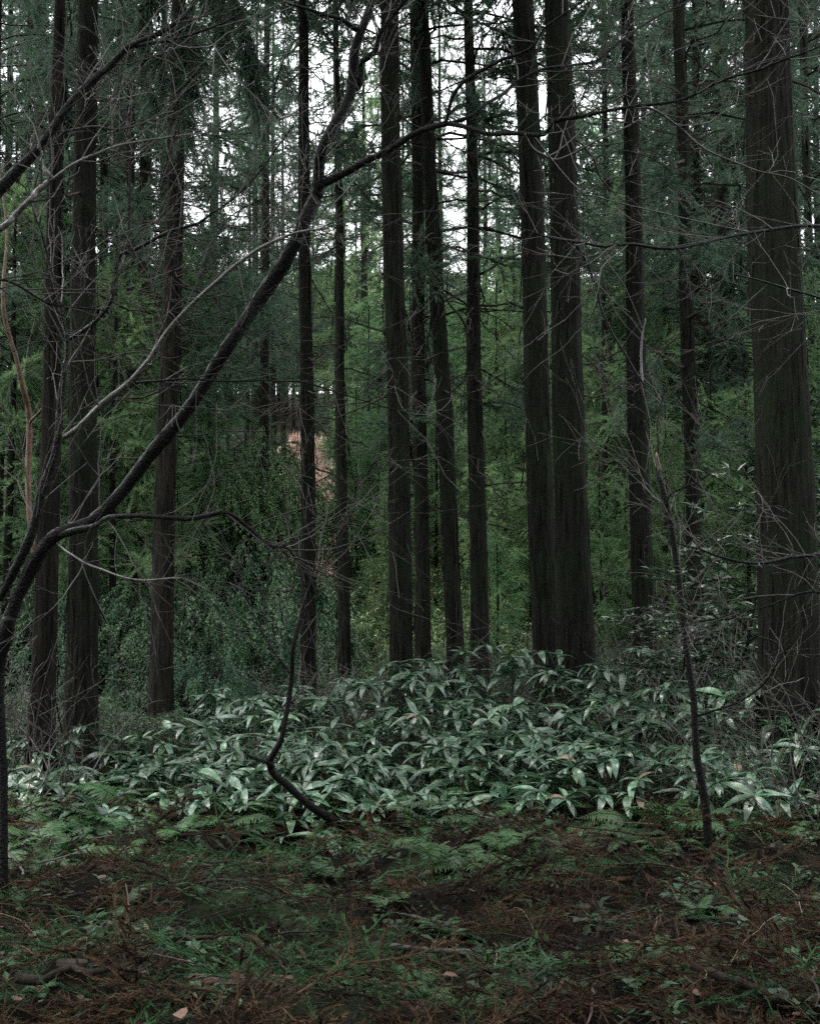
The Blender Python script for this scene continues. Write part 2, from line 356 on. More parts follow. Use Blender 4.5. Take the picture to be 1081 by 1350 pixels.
def cedar(px, toppx, wb, wt, d, label, crown=None, group=None, bark='bark', nd=8, seed=0, H=24, dz=(3.0, 9.0), crz=None, cs=1.0):
    x0 = (px - 540.5) / FPX * d; b = np.array([x0, d, 0.0])
    # base pixel row lies on the ground at that distance
    b[2] = float(ground_z(x0, d)); tp = at(toppx, 0, d) - b
    dx = tp[0] / tp[2]; r0 = .94 * wb * d / FPX / 2; r1 = .94 * wt * d / FPX / 2
    zt = tp[2]
    t = thing('cedar_tree', label, 'tree', b, 0, group)
    rt = r1 * max(0.15, 1 - (H - zt) / H * 0.9)
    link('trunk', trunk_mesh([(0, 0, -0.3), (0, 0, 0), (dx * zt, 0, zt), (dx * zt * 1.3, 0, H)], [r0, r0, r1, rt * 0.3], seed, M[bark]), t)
    if wb > 18:   # loose strips of peeling bark
        q = np.random.default_rng(seed + 5000); n = 130; z = q.uniform(.4, 8.5, n); a = q.uniform(0, 6.28, n); ra = np.interp(z, [0, zt, H], [r0, r1, rt * .3]) * q.uniform(1.0, 1.05, n)
        N_ = np.stack([np.cos(a), np.sin(a), np.zeros(n)], -1); Pp = N_ * ra[:, None] + np.stack([dx * z, 0 * z, z], -1)
        Dd = np.stack([q.normal(0, .05, n), q.normal(0, .05, n), -np.ones(n)], -1) + N_ * q.uniform(0, .05, n)[:, None]
        sm = MB(); sm.scatter(np.array([(0, -.5, 0), (0, .5, 0), (.5, -.45, .012), (.5, .4, .012), (1, -.2, .0), (1, .25, .03)]), np.array([(0, 1, 3, 2), (2, 3, 5, 4)]), Pp, Dd, N_, q.uniform(.12, .7, n), q.uniform(.008, .03, n))
        link('bark_strips', sm.mesh('bark_strips', M['bark_brown' if bark == 'bark' else 'bark']), t, kind='stuff')
    rr = random.Random(seed * 7 + 3)
    if crown is not None:
        link('crown', crown, t, (dx * 6, 0, 0), (0, 0, rr.uniform(0, 6.28)), cs, kind='stuff')
    for k in range(nd):
        z = rr.uniform(*dz); a = rr.uniform(0, 6.28)
        ra = np.interp(z, [0, zt, H], [r0, r1, rt * .3]) * 0.85
        link('dead_branch', rr.choice(DEADB), t, (dx * z + ra * math.cos(a), ra * math.sin(a), z), (rr.uniform(-.6, .6), rr.uniform(-0.2, 0.4), a), rr.uniform(0.6, 1.25))
    return t

main = [
 # base px, top px, width base, width top, distance, label, crown, bark, dead branches
 (60, 80, 38, 14, 12.2, 'slender brown cedar with peeling bark among bare twigs, leaning beside a thicker cedar', 0, 'bark_brown', 5),
 (111, 115, 46, 27, 13.3, 'tall dark cedar crossed by the bare limb, next to a slender brown cedar', 1, 'bark', 9),
 (212, 238, 35, 20, 16.5, 'grey-brown cedar with hanging boughs of needles, behind the forked bare limb', 0, 'bark_brown', 9),
 (177, 172, 16, 10, 27, 'thin dark cedar standing behind the drooping leafy mound', 2, 'bark', 8),
 (348, 352, 15, 8, 33, 'thin cedar beside the weeping green shrub and dry orange slope', 3, 'bark', 10),
 (410, 399, 23, 14, 18, 'slim cedar standing in front of the dry orange slope', 1, 'bark', 12),
 (455, 443, 19, 8, 20.5, 'very slim dark cedar next to the one before the orange slope', 0, 'bark', 12),
 (533, 512, 34, 26, 16, 'straight cedar trunk with a thinner cedar close behind it, above the bamboo grass', 1, 'bark', 12),
 (558, 547, 23, 14, 20.5, 'thinner cedar half hidden close behind a straight thicker cedar', 2, 'bark', 12),
 (607, 555, 26, 17, 19, 'noticeably leaning cedar trunk crossing in front of another slim cedar', 1, 'bark', 10),
 (633, 618, 28, 13, 20, 'upright tapering cedar beside the noticeably leaning one', 2, 'bark', 14),
 (723, 690, 39, 30, 16, 'thinner trunk of the close pair of stout cedars behind the bamboo grass', 0, 'bark', 5),
 (762, 733, 52, 34, 15, 'thicker trunk of the close pair of stout cedars behind the bamboo grass', 1, 'bark', 5),
 (849, 827, 35, 18, 18, 'lone dark cedar behind the snapped bare sapling', 0, 'bark', 9),
 (918, 894, 23, 16, 22.5, 'slim cedar behind the glossy-leaved evergreen sapling', 2, 'bark', 12),
 (808, 795, 12, 7, 31, 'thin far cedar between the stout pair and the lone dark cedar', 3, 'bark', 10),
 (963, 944, 13, 9, 29, 'thin far cedar between the glossy sapling and the thickest cedar', 3, 'bark', 10),
 (1042, 1010, 90, 60, 12.3, 'thickest cedar of all with furrowed bark, beside the glossy-leaved sapling', 1, 'bark', 6),
 (1078, 1057, 13, 10, 26, 'thin cedar standing just behind the thickest cedar', 2, 'bark', 10),
 (929, 917, 8, 6, 36, 'thinnest far cedar behind the glossy-leaved evergreen sapling', 4, 'bark', 8),
]
CR = [CROWN_HIGH[0], CROWN_HIGH[1], CROWN_SPARSE[0], CROWN_SPARSE[1], CROWN_MID[2]]
TREES = []
for k, (a, b_, c, e, d, lb, cr, bk, nd) in enumerate(main):
    TREES.append(cedar(a, b_, c, e, d, lb, CR[cr], None, bk, nd, 100 + k))

NEAR = [(60, 'the slender leaning brown cedar'), (111, 'the limb-crossed dark cedar'), (225, 'the cedar with hanging boughs'), (405, 'the slim cedar before the orange slope'), (525, 'the straight cedar with a thin neighbour'),
        (580, 'the noticeably leaning cedar'), (628, 'the tapering cedar by the leaning one'), (735, 'the close stout cedar pair'), (840, 'the lone cedar behind the snapped sapling'), (908, 'the slim cedar behind the glossy sapling'), (1030, 'the thickest cedar')]
def by(x, d):
    px = x / d * FPX + 540.5
    return min(NEAR, key=lambda t: abs(t[0] - px))[1]

# cedars standing on the slope beyond
SLOPE_TRUNKS = [trunk_mesh([(0, 0, -.3), (0, 0, 0), (0.1, 0.05, 12), (0.15, 0, 20)], [r_, r_, r_ * .6, .03], 200 + k, M['bark'], sides=14) for k, r_ in enumerate((0.13, 0.16, 0.19))]
YOUNG_TRUNKS = [trunk_mesh([(0, 0, -.3), (0, 0, 0), (0.05, 0, 6), (0.0, 0.05, 11)], [r_, r_, r_ * .6, .02], 210 + k, M['bark'], sides=10) for k, r_ in enumerate((0.08, 0.10))]
rr = random.Random(8)
def bg_cedar(x, d, kind, label, group, s=1.0):
    z = float(ground_z(x, d)); t = thing('cedar_tree', label + by(x, d), 'tree', (x, d, z), rr.uniform(0, 6.28), group, s)
    if kind == 'mid':
        link('trunk', rr.choice(SLOPE_TRUNKS), t); link('crown', rr.choice(CROWN_MID), t, kind='stuff', rot=(0, 0, rr.uniform(0, 6.28)))
    else:
        link('trunk', rr.choice(YOUNG_TRUNKS), t); link('crown', rr.choice(CROWN_LOW), t, kind='stuff', rot=(0, 0, rr.uniform(0, 6.28)))
    return t
def bgpx(px, d): return (px - 540.5) / FPX * d
LB1 = 'tall background cedar with low needles, behind '; G1 = 'tall cedars on the slope beyond'
LB2 = 'young bushy cedar leafy to the ground, behind '; G2 = 'young bushy cedars on the slope'
for px, d in [(20, 30), (60, 38), (135, 31), (160, 42), (215, 36), (-30, 36), (30, 50), (110, 54),
              (1000, 29), (920, 30), (80, 29), (190, 29), (522, 60), (335, 54), (275, 50), (740, 41), (-15, 26), (40, 40), (150, 36), (860, 37), (970, 34), (1085, 32), (-5, 33), (530, 62), (640, 66), (324, 62), (340, 65), (360, 61), (373, 68), (585, 50), (830, 33), (872, 44),
              (950, 38), (985, 46), (1020, 33), (1062, 42), (1110, 38), (900, 56)]:
    bg_cedar(bgpx(px, d), d, 'mid', LB1, G1, rr.uniform(0.85, 1.1))
for px, d in [(10, 25), (85, 27), (150, 25), (235, 30), (275, 38), (505, 47), (548, 52), (660, 45), (692, 50), (620, 58), (800, 28), (880, 29), (985, 28), (1055, 25), (950, 33),
              (740, 46), (790, 52), (205, 62), (100, 66), (20, 60), (860, 58), (960, 54), (1050, 58), (470, 58), (300, 70), (250, 60)]:
    bg_cedar(bgpx(px, d), d, 'low', LB2, G2, rr.uniform(0.7, 1.0))
for px, d in [(455, 64), (482, 54), (515, 72), (560, 66), (655, 70), (735, 66), (800, 62), (850, 70), (410, 78), (470, 86), (630, 88), (580, 94)]:
    x = bgpx(px, d); t = thing('cedar_tree', 'light green tall cedar far up the slope behind ' + by(x, d), 'tree', (x, d, float(ground_z(x, d))), rr.uniform(0, 6.28), 'light green cedars on the far slope', rr.uniform(.7, .95))
    link('trunk', rr.choice(SLOPE_TRUNKS), t); link('crown', CROWN_FAR[0], t, kind='stuff')
for px, d, s_ in [(640, 27, .42), (668, 29, .55), (655, 33, .72), (690, 32, .6), (625, 35, .75), (680, 38, .85), (575, 31, .5), (590, 38, .75), (500, 30, .5), (485, 36, .65), (540, 36, .7), (520, 27, .38), (700, 27, .4), (655, 24, .3), (800, 30, .6), (790, 25, .4), (880, 25, .5), (885, 34, .7), (985, 25, .55), (940, 27, .55), (470, 31, .5)]:
    x = bgpx(px, d); t = thing('cedar_tree', 'small feathery light green conifer behind ' + by(x, d), 'tree', (x, d, float(ground_z(x, d))), rr.uniform(0, 6.28), 'small light green conifers', s_)
    link('trunk', YOUNG_TRUNKS[1], t); link('crown', CROWN_LOW[1 + rr.randrange(2)], t, kind='stuff')

# cedars round the camera, out of the frame, added to shade the foreground
LB3 = 'unseen tall cedar added round the view to shade the foreground'
for x, d in [(-3.4, 7.2), (3.5, 6.8), (-3.0, 2.2), (3.2, 2.0), (-4.5, 4.5), (4.6, 4.0), (-2.5, -1), (2.2, -1.5), (0.2, -4), (-5, -4), (5.5, -4), (-6.5, 9), (-8.5, 16), (-3, -8), (3, -8), (0, -11), (-7, -9), (7, -9), (-8, 1), (8, 1)]:
    z = float(ground_z(x, d)); t = thing('cedar_tree', LB3, 'tree', (x, d, z), rr.uniform(0, 6.28), 'unseen cedars added for shade')
    link('trunk', SLOPE_TRUNKS[2], t, scale=(1, 1, 1.15)); link('crown', rr.choice(CROWN_HIGH), t, kind='stuff')

for x, d in [(-9, -7), (-5, -10), (-1, -9), (3, -11), (7, -8), (10, -3), (-11, -2), (-12, 5), (12, 5), (-3, -15), (5, -16), (0, -18), (-10, -14), (11, -13)]:  # unseen bushy cedars added around the view to darken the trunk fronts
    z = float(ground_z(x, d)); t = thing('cedar_tree', 'unseen young bushy cedar added to block light on the trunk fronts', 'tree', (x, d, z), rr.uniform(0, 6.28), 'unseen bushy cedars added to block light', 1.1)
    link('trunk', YOUNG_TRUNKS[0], t); link('crown', rr.choice(CROWN_LOW), t, kind='stuff')

# hillside broadleaf trees
def leafy_tree(seed, H=9, Rc=3.2, n=1, m=None):
    r = np.random.default_rng(seed); wood = MB(); lf = MB()
    wood.tube([(0, 0, -.3), (0.1, 0, H * .25), (0.0, .1, H * .55), (0.1, 0.1, H * .9)], [0.16, .13, .09, .02], 8)
    for k in range(26):
        z = H * r.uniform(0.3, 0.85); az = r.uniform(0, 6.28); L = Rc * r.uniform(0.5, 1.0) * (1.15 - abs(z / H - 0.55))
        P = branch_path((0, 0, z), az, r.uniform(0.2, 0.8), L, 0.4, 6, 0, r, .25)
        wood.tube(P, np.linspace(.04, .01, 6), 4)
        nn = 150; t = r.uniform(0.35, 1.05, nn); q, qd = lerp_path(P, t)
        pts = q + r.normal(0, 0.30, (nn, 3))
        lf.scatter(LEAF_V, LEAF_F, pts, r.normal(0, 1, (nn, 3)) - np.array([0, 0, .4]), r.normal(0, .6, (nn, 3)) + np.array([0, 0, 1]), r.uniform(.14, .28, nn), r.uniform(.09, .16, nn))
    return wood.mesh('trunk', M['bark_brown']), lf.mesh('crown', m, smooth=False)
HT = [leafy_tree(301, m=M['hill_leaf']), leafy_tree(302, 7, 3.4, m=M['hill_leaf']), leafy_tree(303, 8, 3, m=M['shrub_bright'])]
LB4 = 'yellow-brown hillside broadleaf tree far behind '
hill = [(318, 104, 2), (338, 99, 1), (357, 106, 2), (378, 101, 1), (398, 107, 2), (415, 101, 0), (300, 100, 1), (385, 84, 2), (428, 83, 2), (406, 90, 2), (372, 88, 2), (450, 86, 2), (445, 92, 2), (470, 84, 2), (600, 86, 2), (655, 90, 2), (560, 80, 2), (780, 88, 2), (360, 98, 2), (300, 95, 2), (520, 70, 2), (630, 74, 2), (690, 76, 2), (400, 92, 2), (250, 84, 2)]
for q in range(46):
    hill.append((150 + q * 17.5 + rr.uniform(-12, 12), rr.uniform(88, 132), q % 2))
for px, d, k in hill:
    x = bgpx(px, d); t = thing('hillside_tree', (LB4 if k < 2 else 'light green hillside broadleaf tree far behind ') + by(x, d), 'tree', (x, d, float(ground_z(x, d))), rr.uniform(0, 6.28), 'hillside trees' if k < 2 else 'light green hillside trees', rr.uniform(.9, 1.3))
    link('trunk', HT[k][0], t); link('crown', HT[k][1], t, kind='stuff')

# hanging boughs on the grey-brown cedar
t3 = TREES[2]
def bough(seed, P):
    r = np.random.default_rng(seed); mb = MB(); P = np.asarray(P, float)
    mb.tube(P, np.linspace(.02, .006, len(P)), 4, 1)
    L = np.linalg.norm(np.diff(P, axis=0), axis=1).sum(); tp = []; td = []
    for t in np.linspace(0.1, 1, int(L / 0.022)):
        q, qd = lerp_path(P, np.array([t])); s = nz(qd[0] * .6 + r.normal(0, .5, 3) + np.array([0, 0, -1.0]))
        sl = r.uniform(.15, .55); nn = int(sl / .05) + 1; u = (np.arange(nn) + .5) / nn
        tp.append(q[0] + s * (sl * u)[:, None]); td.append(np.repeat(s[None], nn, 0) + r.normal(0, .1, (nn, 3)) + np.array([0, 0, -.2]))
    tp = np.concatenate(tp); td = np.concatenate(td); n = len(tp)
    mb.scatter(*TUFT, tp, td, r.normal(0, 1, (n, 3)), r.uniform(.08, .13, n))
    return mb.mesh('bough', CM, smooth=False)
bl = np.array(t3.location)
for k, pts in enumerate([[(240, -40, 16.4), (275, -60, 15.5), (310, -10, 15), (328, 60, 14.8), (340, 120, 14.7)],
                         [(240, -60, 16.4), (265, -40, 15.8), (290, 0, 15.4), (296, 60, 15.2)],
                         [(238, 20, 16.4), (228, 40, 16), (215, 60, 15.8), (205, 130, 15.7)],
                         [(238, 0, 16.4), (250, 40, 16), (252, 90, 15.8), (247, 170, 15.7)],
                         [(238, -50, 16.4), (210, -30, 16), (190, 10, 15.6), (186, 70, 15.5)]]):
    link('bough', bough(400 + k, [at(*p) - bl for p in pts]), t3, kind='stuff')

# ------------------------------------------------------------------ shrubs
def leafy_shrub(seed, H, Rr, ns, droop, leaf, m, wm, lw=0.42, step=0.045, clump=0.0, sub=3):
    r = np.random.default_rng(seed); wood = MB(); lf = MB(); LP = []; LD = []
    for k in range(ns):
        az = r.uniform(0, 6.28); b = np.array([math.cos(az), math.sin(az), 0]) * r.uniform(0, Rr * .3)
        L = H * r.uniform(0.8, 1.35)
        P = branch_path(b, az + r.normal(0, .4), r.uniform(0.9, 1.5), L, droop * r.uniform(0.7, 1.2), 9, 0, r, .12)
        P[:, 2] = np.maximum(P[:, 2], 0.03); wood.tube(P, np.linspace(.011, .003, 9), 3)
        paths = [P]
        for q in range(sub):
            t = r.uniform(.35, .9); q0, qd = lerp_path(P, np.array([t]))
            a2 = math.atan2(qd[0][1], qd[0][0]) + r.normal(0, .9)
            P2 = branch_path(q0[0], a2, math.asin(np.clip(qd[0][2], -1, 1)) + r.uniform(-.2, .5), L * r.uniform(.2, .45), droop * .8, 6, 0, r, .12)
            wood.tube(P2, np.linspace(.005, .002, 6), 3); paths.append(P2)
        for p in paths:
            ln = np.linalg.norm(np.diff(p, axis=0), axis=1).sum(); nn = int(ln / step)
            t = r.uniform(0.3 if p is P else 0.05, 1, nn); q, qd = lerp_path(p, t)
            LP.append(q + r.normal(0, leaf * .35, q.shape)); LD.append(qd * .6 + r.normal(0, .7, q.shape) + np.array([0, 0, -.35]))
    LP = np.concatenate(LP); LD = np.concatenate(LD); n = len(LP)
    lf.scatter(LEAF_V, LEAF_F, LP, LD, r.normal(0, .55, (n, 3)) + np.array([0, 0, 1]), r.uniform(.7, 1.3, n) * leaf, r.uniform(.7, 1.2, n) * leaf * lw)
    return wood.mesh('stems', wm), lf.mesh('foliage', m, smooth=False)

def feather_mound(seed, H, Rr, ns, m, spread=1.0, hang=.5):
    r = np.random.default_rng(seed); wood = MB(); lf = MB(); LP = []; LD = []
    for k in range(ns):
        az = r.uniform(0, 6.28); L1 = Rr * math.sqrt(r.uniform(.12, 1.0)) * spread; h = H * (1 - .45 * (L1 / Rr) ** 2) * r.uniform(.85, 1.08)
        top = np.array([math.cos(az) * L1 * .75, math.sin(az) * L1 * .75, h]); hg = h * hang * r.uniform(.5, 1.0)
        P = np.array([(0, 0, 0), top * np.array([.25, .25, .62]), top * np.array([.62, .62, .97]), top, top * np.array([1.2, 1.2, 1]) - np.array([0, 0, .18 * hg]), top * np.array([1.32, 1.32, 1]) - np.array([0, 0, .55 * hg]), top * np.array([1.36, 1.36, 1]) - np.array([0, 0, hg])]) + r.normal(0, .05 * H, (7, 3))
        P[0] = (r.normal(0, .15), r.normal(0, .15), 0); P[:, 2] = np.maximum(P[:, 2], 0)
        wood.tube(P, np.linspace(.014, .003, 7), 3)
        for q in range(9):
            t = r.uniform(.48, .97); c, cv = lerp_path(P, np.array([t])); a2 = az + r.normal(0, 1.0); sl = r.uniform(.25, .6) * H * .5
            e = np.linspace(0, 1, 5)[:, None]; P2 = c[0] + e * np.array([math.cos(a2), math.sin(a2), 0]) * sl * .55 - e ** 1.6 * np.array([0, 0, sl * .85]); P2[:, 2] = np.maximum(P2[:, 2], .02)
            wood.tube(P2, np.linspace(.004, .0015, 5), 3)
            nn = int(sl / .009); u = r.uniform(0, 1, nn); cc, cd_ = lerp_path(P2, u); LP.append(cc + r.normal(0, .012, cc.shape)); LD.append(cd_ * .8 + r.normal(0, .55, cc.shape))
    LP = np.concatenate(LP); LD = np.concatenate(LD); n = len(LP)
    lf.scatter(LEAF_V, LEAF_F, LP, LD, r.normal(0, .45, (n, 3)) + np.array([0, 0, 1]), r.uniform(.04, .075, n), r.uniform(.015, .028, n))
    return wood.mesh('stems', M['wet_bark']), lf.mesh('foliage', m, smooth=False)
MOUND = [feather_mound(545, 1.7, 1.5, 46, M['feather']), feather_mound(546, 1.5, 1.6, 46, M['feather'])]
MOUND_G = [feather_mound(547, 3.4, 2.2, 60, M['feather_green'], hang=.5)]
BRIGHT = [leafy_shrub(510 + k, 2.4, 1.2, 34, 1.7, .10, M['shrub_bright'], M['dead_twig'], sub=5, step=.035) for k in range(2)]
DARK = [leafy_shrub(520 + k, 1.5, 1.0, 26, 1.4, .085, M['shrub'], M['dead_twig'], sub=4, step=.04) for k in range(2)]
def put_shrub(name, pair, px, d, s, label, group=None, dz=0.0):
    x = bgpx(px, d); t = thing(name, label, 'shrub', (x, d, float(ground_z(x, d)) + dz), rr.uniform(0, 6.28), group, s)
    link('stems', pair[0], t, kind='stuff'); link('foliage', pair[1], t, kind='stuff'); return t
LD1 = 'feathery drooping mounded shrub behind '
for px, d, s in [(150, 20, 1.5), (222, 20.5, 1.45), (305, 21.5, 1.35), (372, 23, 1.4), (20, 19, 1.3), (85, 21.5, 1.3), (268, 18, .8), (180, 17, .6)]:
    put_shrub('drooping_shrub', MOUND[int(px) % 2], px, d, s * .78, LD1 + by(bgpx(px, d), d), 'drooping mounded shrubs')
for px, d, s in [(305, 31, 1.35), (340, 34, .95), (262, 33, 1.2)]:
    put_shrub('weeping_shrub', MOUND_G[0], px, d, s * .95, {305: 'largest weeping bright green shrub below the dry orange slope', 340: 'weeping green shrub nearest the thin cedar by the orange slope'}.get(px, 'weeping green shrub between the hanging-bough cedar and the largest weeping shrub'), 'weeping shrubs')
for px, d, s in [(330, 27, 1.1)]:
    put_shrub('drooping_shrub', MOUND[0], px, d, s * 1.3, 'drooping shrub at the foot of the slope below the weeping shrubs', 'drooping shrubs at the slope foot')
LBR = 'bright green leafy shrub behind '
for px, d, s in [(505, 26, .7), (545, 28, .8), (600, 27, .8), (645, 25, .6), (690, 27, .7), (655, 30, .9), (575, 34, 1.1), (475, 30, .9), (820, 33, .9), (740, 30, .9)]:
    put_shrub('bright_shrub', BRIGHT[int(px) % 2], px, d, s, LBR + by(bgpx(px, d), d), 'bright green shrubs beyond the cedars')
LDK = 'dark leafy undergrowth shrub low beside '
for px, d, s in [(400, 20, .6), (440, 18, .5), (480, 20, .6), (590, 22, .7), (650, 23, .8), (690, 21, .6), (790, 21, .7), (830, 23, .9), (880, 19, .7), (950, 20, .8), (1000, 18, .7), (1060, 17, .7), (985, 24, 1.1), (900, 26, 1.1), (1040, 23, 1.1), (80, 26, 1.2), (200, 27, 1.1), (30, 14, .55), (150, 14.8, .5), (90, 15.5, .6), (10, 16.5, .7), (180, 15.5, .45), (760, 24, 1), (1090, 20, 1)]:
    put_shrub('undergrowth_shrub', DARK[int(px) % 2], px, d, s, LDK + by(bgpx(px, d), d), 'undergrowth shrubs')

# glossy evergreen saplings by the thickest cedar
def glossy(seed, H):
    r = np.random.default_rng(seed); wood = MB(); lf = MB()
    P = branch_path((0, 0, 0), r.uniform(0, 6), 1.45, H, .1, 9, 0, r, .08); wood.tube(P, np.linspace(.016, .005, 9), 5)
    for k in range(30):
        t = r.uniform(.3, 1); q, qd = lerp_path(P, np.array([t]))
        P2 = branch_path(q[0], r.uniform(0, 6.28), r.uniform(.1, .7), r.uniform(.3, .8), .4, 7, 0, r, .15); wood.tube(P2, np.linspace(.006, .002, 7), 3)
        for u in (0.45, .7, .85, 1.0):
            c, cdv = lerp_path(P2, np.array([u])); nn = 7; a = np.arange(nn) * 6.28 / nn + r.uniform(0, 6)
            D = np.stack([np.cos(a), np.sin(a), np.full(nn, .15)], -1) + cdv[0] * .5 + r.normal(0, .2, (nn, 3))
            lf.scatter(LEAF_V, LEAF_F, np.repeat(c, nn, 0), D, r.normal(0, .25, (nn, 3)) + np.array([0, 0, 1]), r.uniform(.08, .14, nn), r.uniform(.03, .048, nn))
    return wood.mesh('stem', M['wet_bark']), lf.mesh('foliage', M['gloss_leaf'], smooth=False)
GL = [glossy(540, 2.7), glossy(541, 1.9)]
put_shrub('evergreen_sapling', GL[0], 950, 13.2, 1.22, 'taller evergreen sapling with whorls of glossy leaves by the thickest cedar')
put_shrub('evergreen_sapling', GL[0], 1003, 13.8, 1.1, 'evergreen sapling with glossy leaves half behind the thickest cedar')
put_shrub('evergreen_sapling', GL[1], 850, 13.6, .85, 'short evergreen sapling with glossy leaves in front of the lone cedar')
put_shrub('evergreen_sapling', GL[1], 905, 13.5, 1.05, 'mid-height evergreen sapling with glossy leaves beside the snapped sapling')

# bare shrubs
BARE = []
for k in range(4):
    r = np.random.default_rng(560 + k); mb = MB()
    for q in range(9):
        az = r.uniform(0, 6.28)
        grow(mb, np.array([math.cos(az), math.sin(az), 0]) * r.uniform(0, .12), np.array([math.cos(az) * .55, math.sin(az) * .55, 1]), r.uniform(.8, 1.7), r.uniform(.005, .010), 2, r, -.03, .15, .11, dens=.9, minr=.0022)
    BARE.append(mb.mesh('stems', M['twig']))
LBS = 'leafless twiggy shrub near '
for px, d, s in [(20, 10.5, .8), (75, 11.5, .9), (120, 12.6, .7), (-10, 12, 1.1), (420, 16, 1), (470, 17, .9), (500, 18, 1.1), (575, 17, 1), (660, 17.5, 1), (690, 15, .7),
                 (800, 15, 1), (830, 14, .9), (870, 14.5, 1.0), (900, 13, .9), (940, 15, 1.2), (975, 13, .9), (1005, 11.4, .9), (1050, 11, 1.0), (1075, 12, 1.0), (1080, 10, .7), (990, 10.5, .6), (1060, 10.2, .8), (780, 18, 1.2), (880, 19, 1.4), (960, 18, 1.4), (1030, 17, 1.3), ]:
    x = bgpx(px, d); t = thing('bare_shrub', LBS + by(x, d), 'shrub', (x, d, float(ground_z(x, d))), rr.uniform(0, 6.28), 'leafless shrubs', s)
    link('stems', rr.choice(BARE), t, kind='stuff')

# ------------------------------------------------------------------ bare wet trees in front
def hand_branch(mb, pts, base):
    """smooth curve through (px, py, distance, width px)"""
    A = np.array(pts, float); P = np.array([at(p[0], p[1], p[2]) for p in A]); W = .86 * A[:, 3] * A[:, 2] / FPX / 2
    n = len(P); tt = np.linspace(0, n - 1, max(10, (n - 1) * (14 if W.max() > .02 else 6) + 1)); out = []; ww = []
    for t in tt:
        i = min(int(t), n - 2); f = t - i
        p0, p1, p2, p3 = P[max(i - 1, 0)], P[i], P[i + 1], P[min(i + 2, n - 1)]
        out.append(0.5 * (2 * p1 + (p2 - p0) * f + (2 * p0 - 5 * p1 + 4 * p2 - p3) * f * f + (3 * p1 - p0 - 3 * p2 + p3) * f ** 3)); ww.append(W[i] * (1 - f) + W[i + 1] * f)
    out = np.array(out) - base; ww = np.array(ww)
    big = ww.max() > .02; nk = max(4, len(out) // (9 if big else 3)); kk = np.linspace(0, 1, nk); uu = np.linspace(0, 1, len(out))
    amp = ww.mean() * (.22 if big else .9) + .003
    fade = np.minimum(1, np.minimum(uu, 1 - uu) * 8 + .05)
    for c_ in range(3): out[:, c_] += np.interp(uu, kk, rng.normal(0, amp, nk)) * fade
    big = ww.max() > .02
    kn = 1 + .05 * np.sin(np.arange(len(ww)) * .31 + rng.uniform(0, 6)) + .04 * np.sin(np.arange(len(ww)) * .13)
    mb.tube(out, ww * kn * rng.uniform(.985, 1.015, len(ww)), 14 if big else 6, jit=.045 if big else .03)
    return out, ww

def bare_tree(label, parts, base, seed, name='bare_tree', m='wet_bark', twig_m='twig', dens=1.0, cat='tree'):
    base = np.asarray(base, float); t = thing(name, label, cat, base)
    r = np.random.default_rng(seed)
    for nm, pts, tw, *mm in parts:
        mb = MB(); P, W = hand_branch(mb, pts, base)
        b = link(nm, mb.mesh(nm, M[mm[0] if mm else (m if W.max() > .006 else twig_m)]), t)
        if tw:
            tm = MB(); L = np.linalg.norm(np.diff(P, axis=0), axis=1).sum()
            for k in range(int(L * tw * dens) + 2):
                u = r.uniform(.15, 1.0); q, qd = lerp_path(P, np.array([u])); s = nz(np.cross(qd[0], r.normal(0, 1, 3)) + np.array([0, 0, .15]))
                wv = np.interp(u, np.linspace(0, 1, len(W)), W)
                grow(tm, q[0], qd[0] * .8 + s * r.uniform(.5, 1.1), r.uniform(.2, 1.0), min(wv * .6, .004), 2 if r.random() < .7 else 1, r, .02, .13, .08, minr=.0013, dens=.8)
            link('twigs', tm.mesh('twigs', M[twig_m]), b, kind='stuff')
    return t

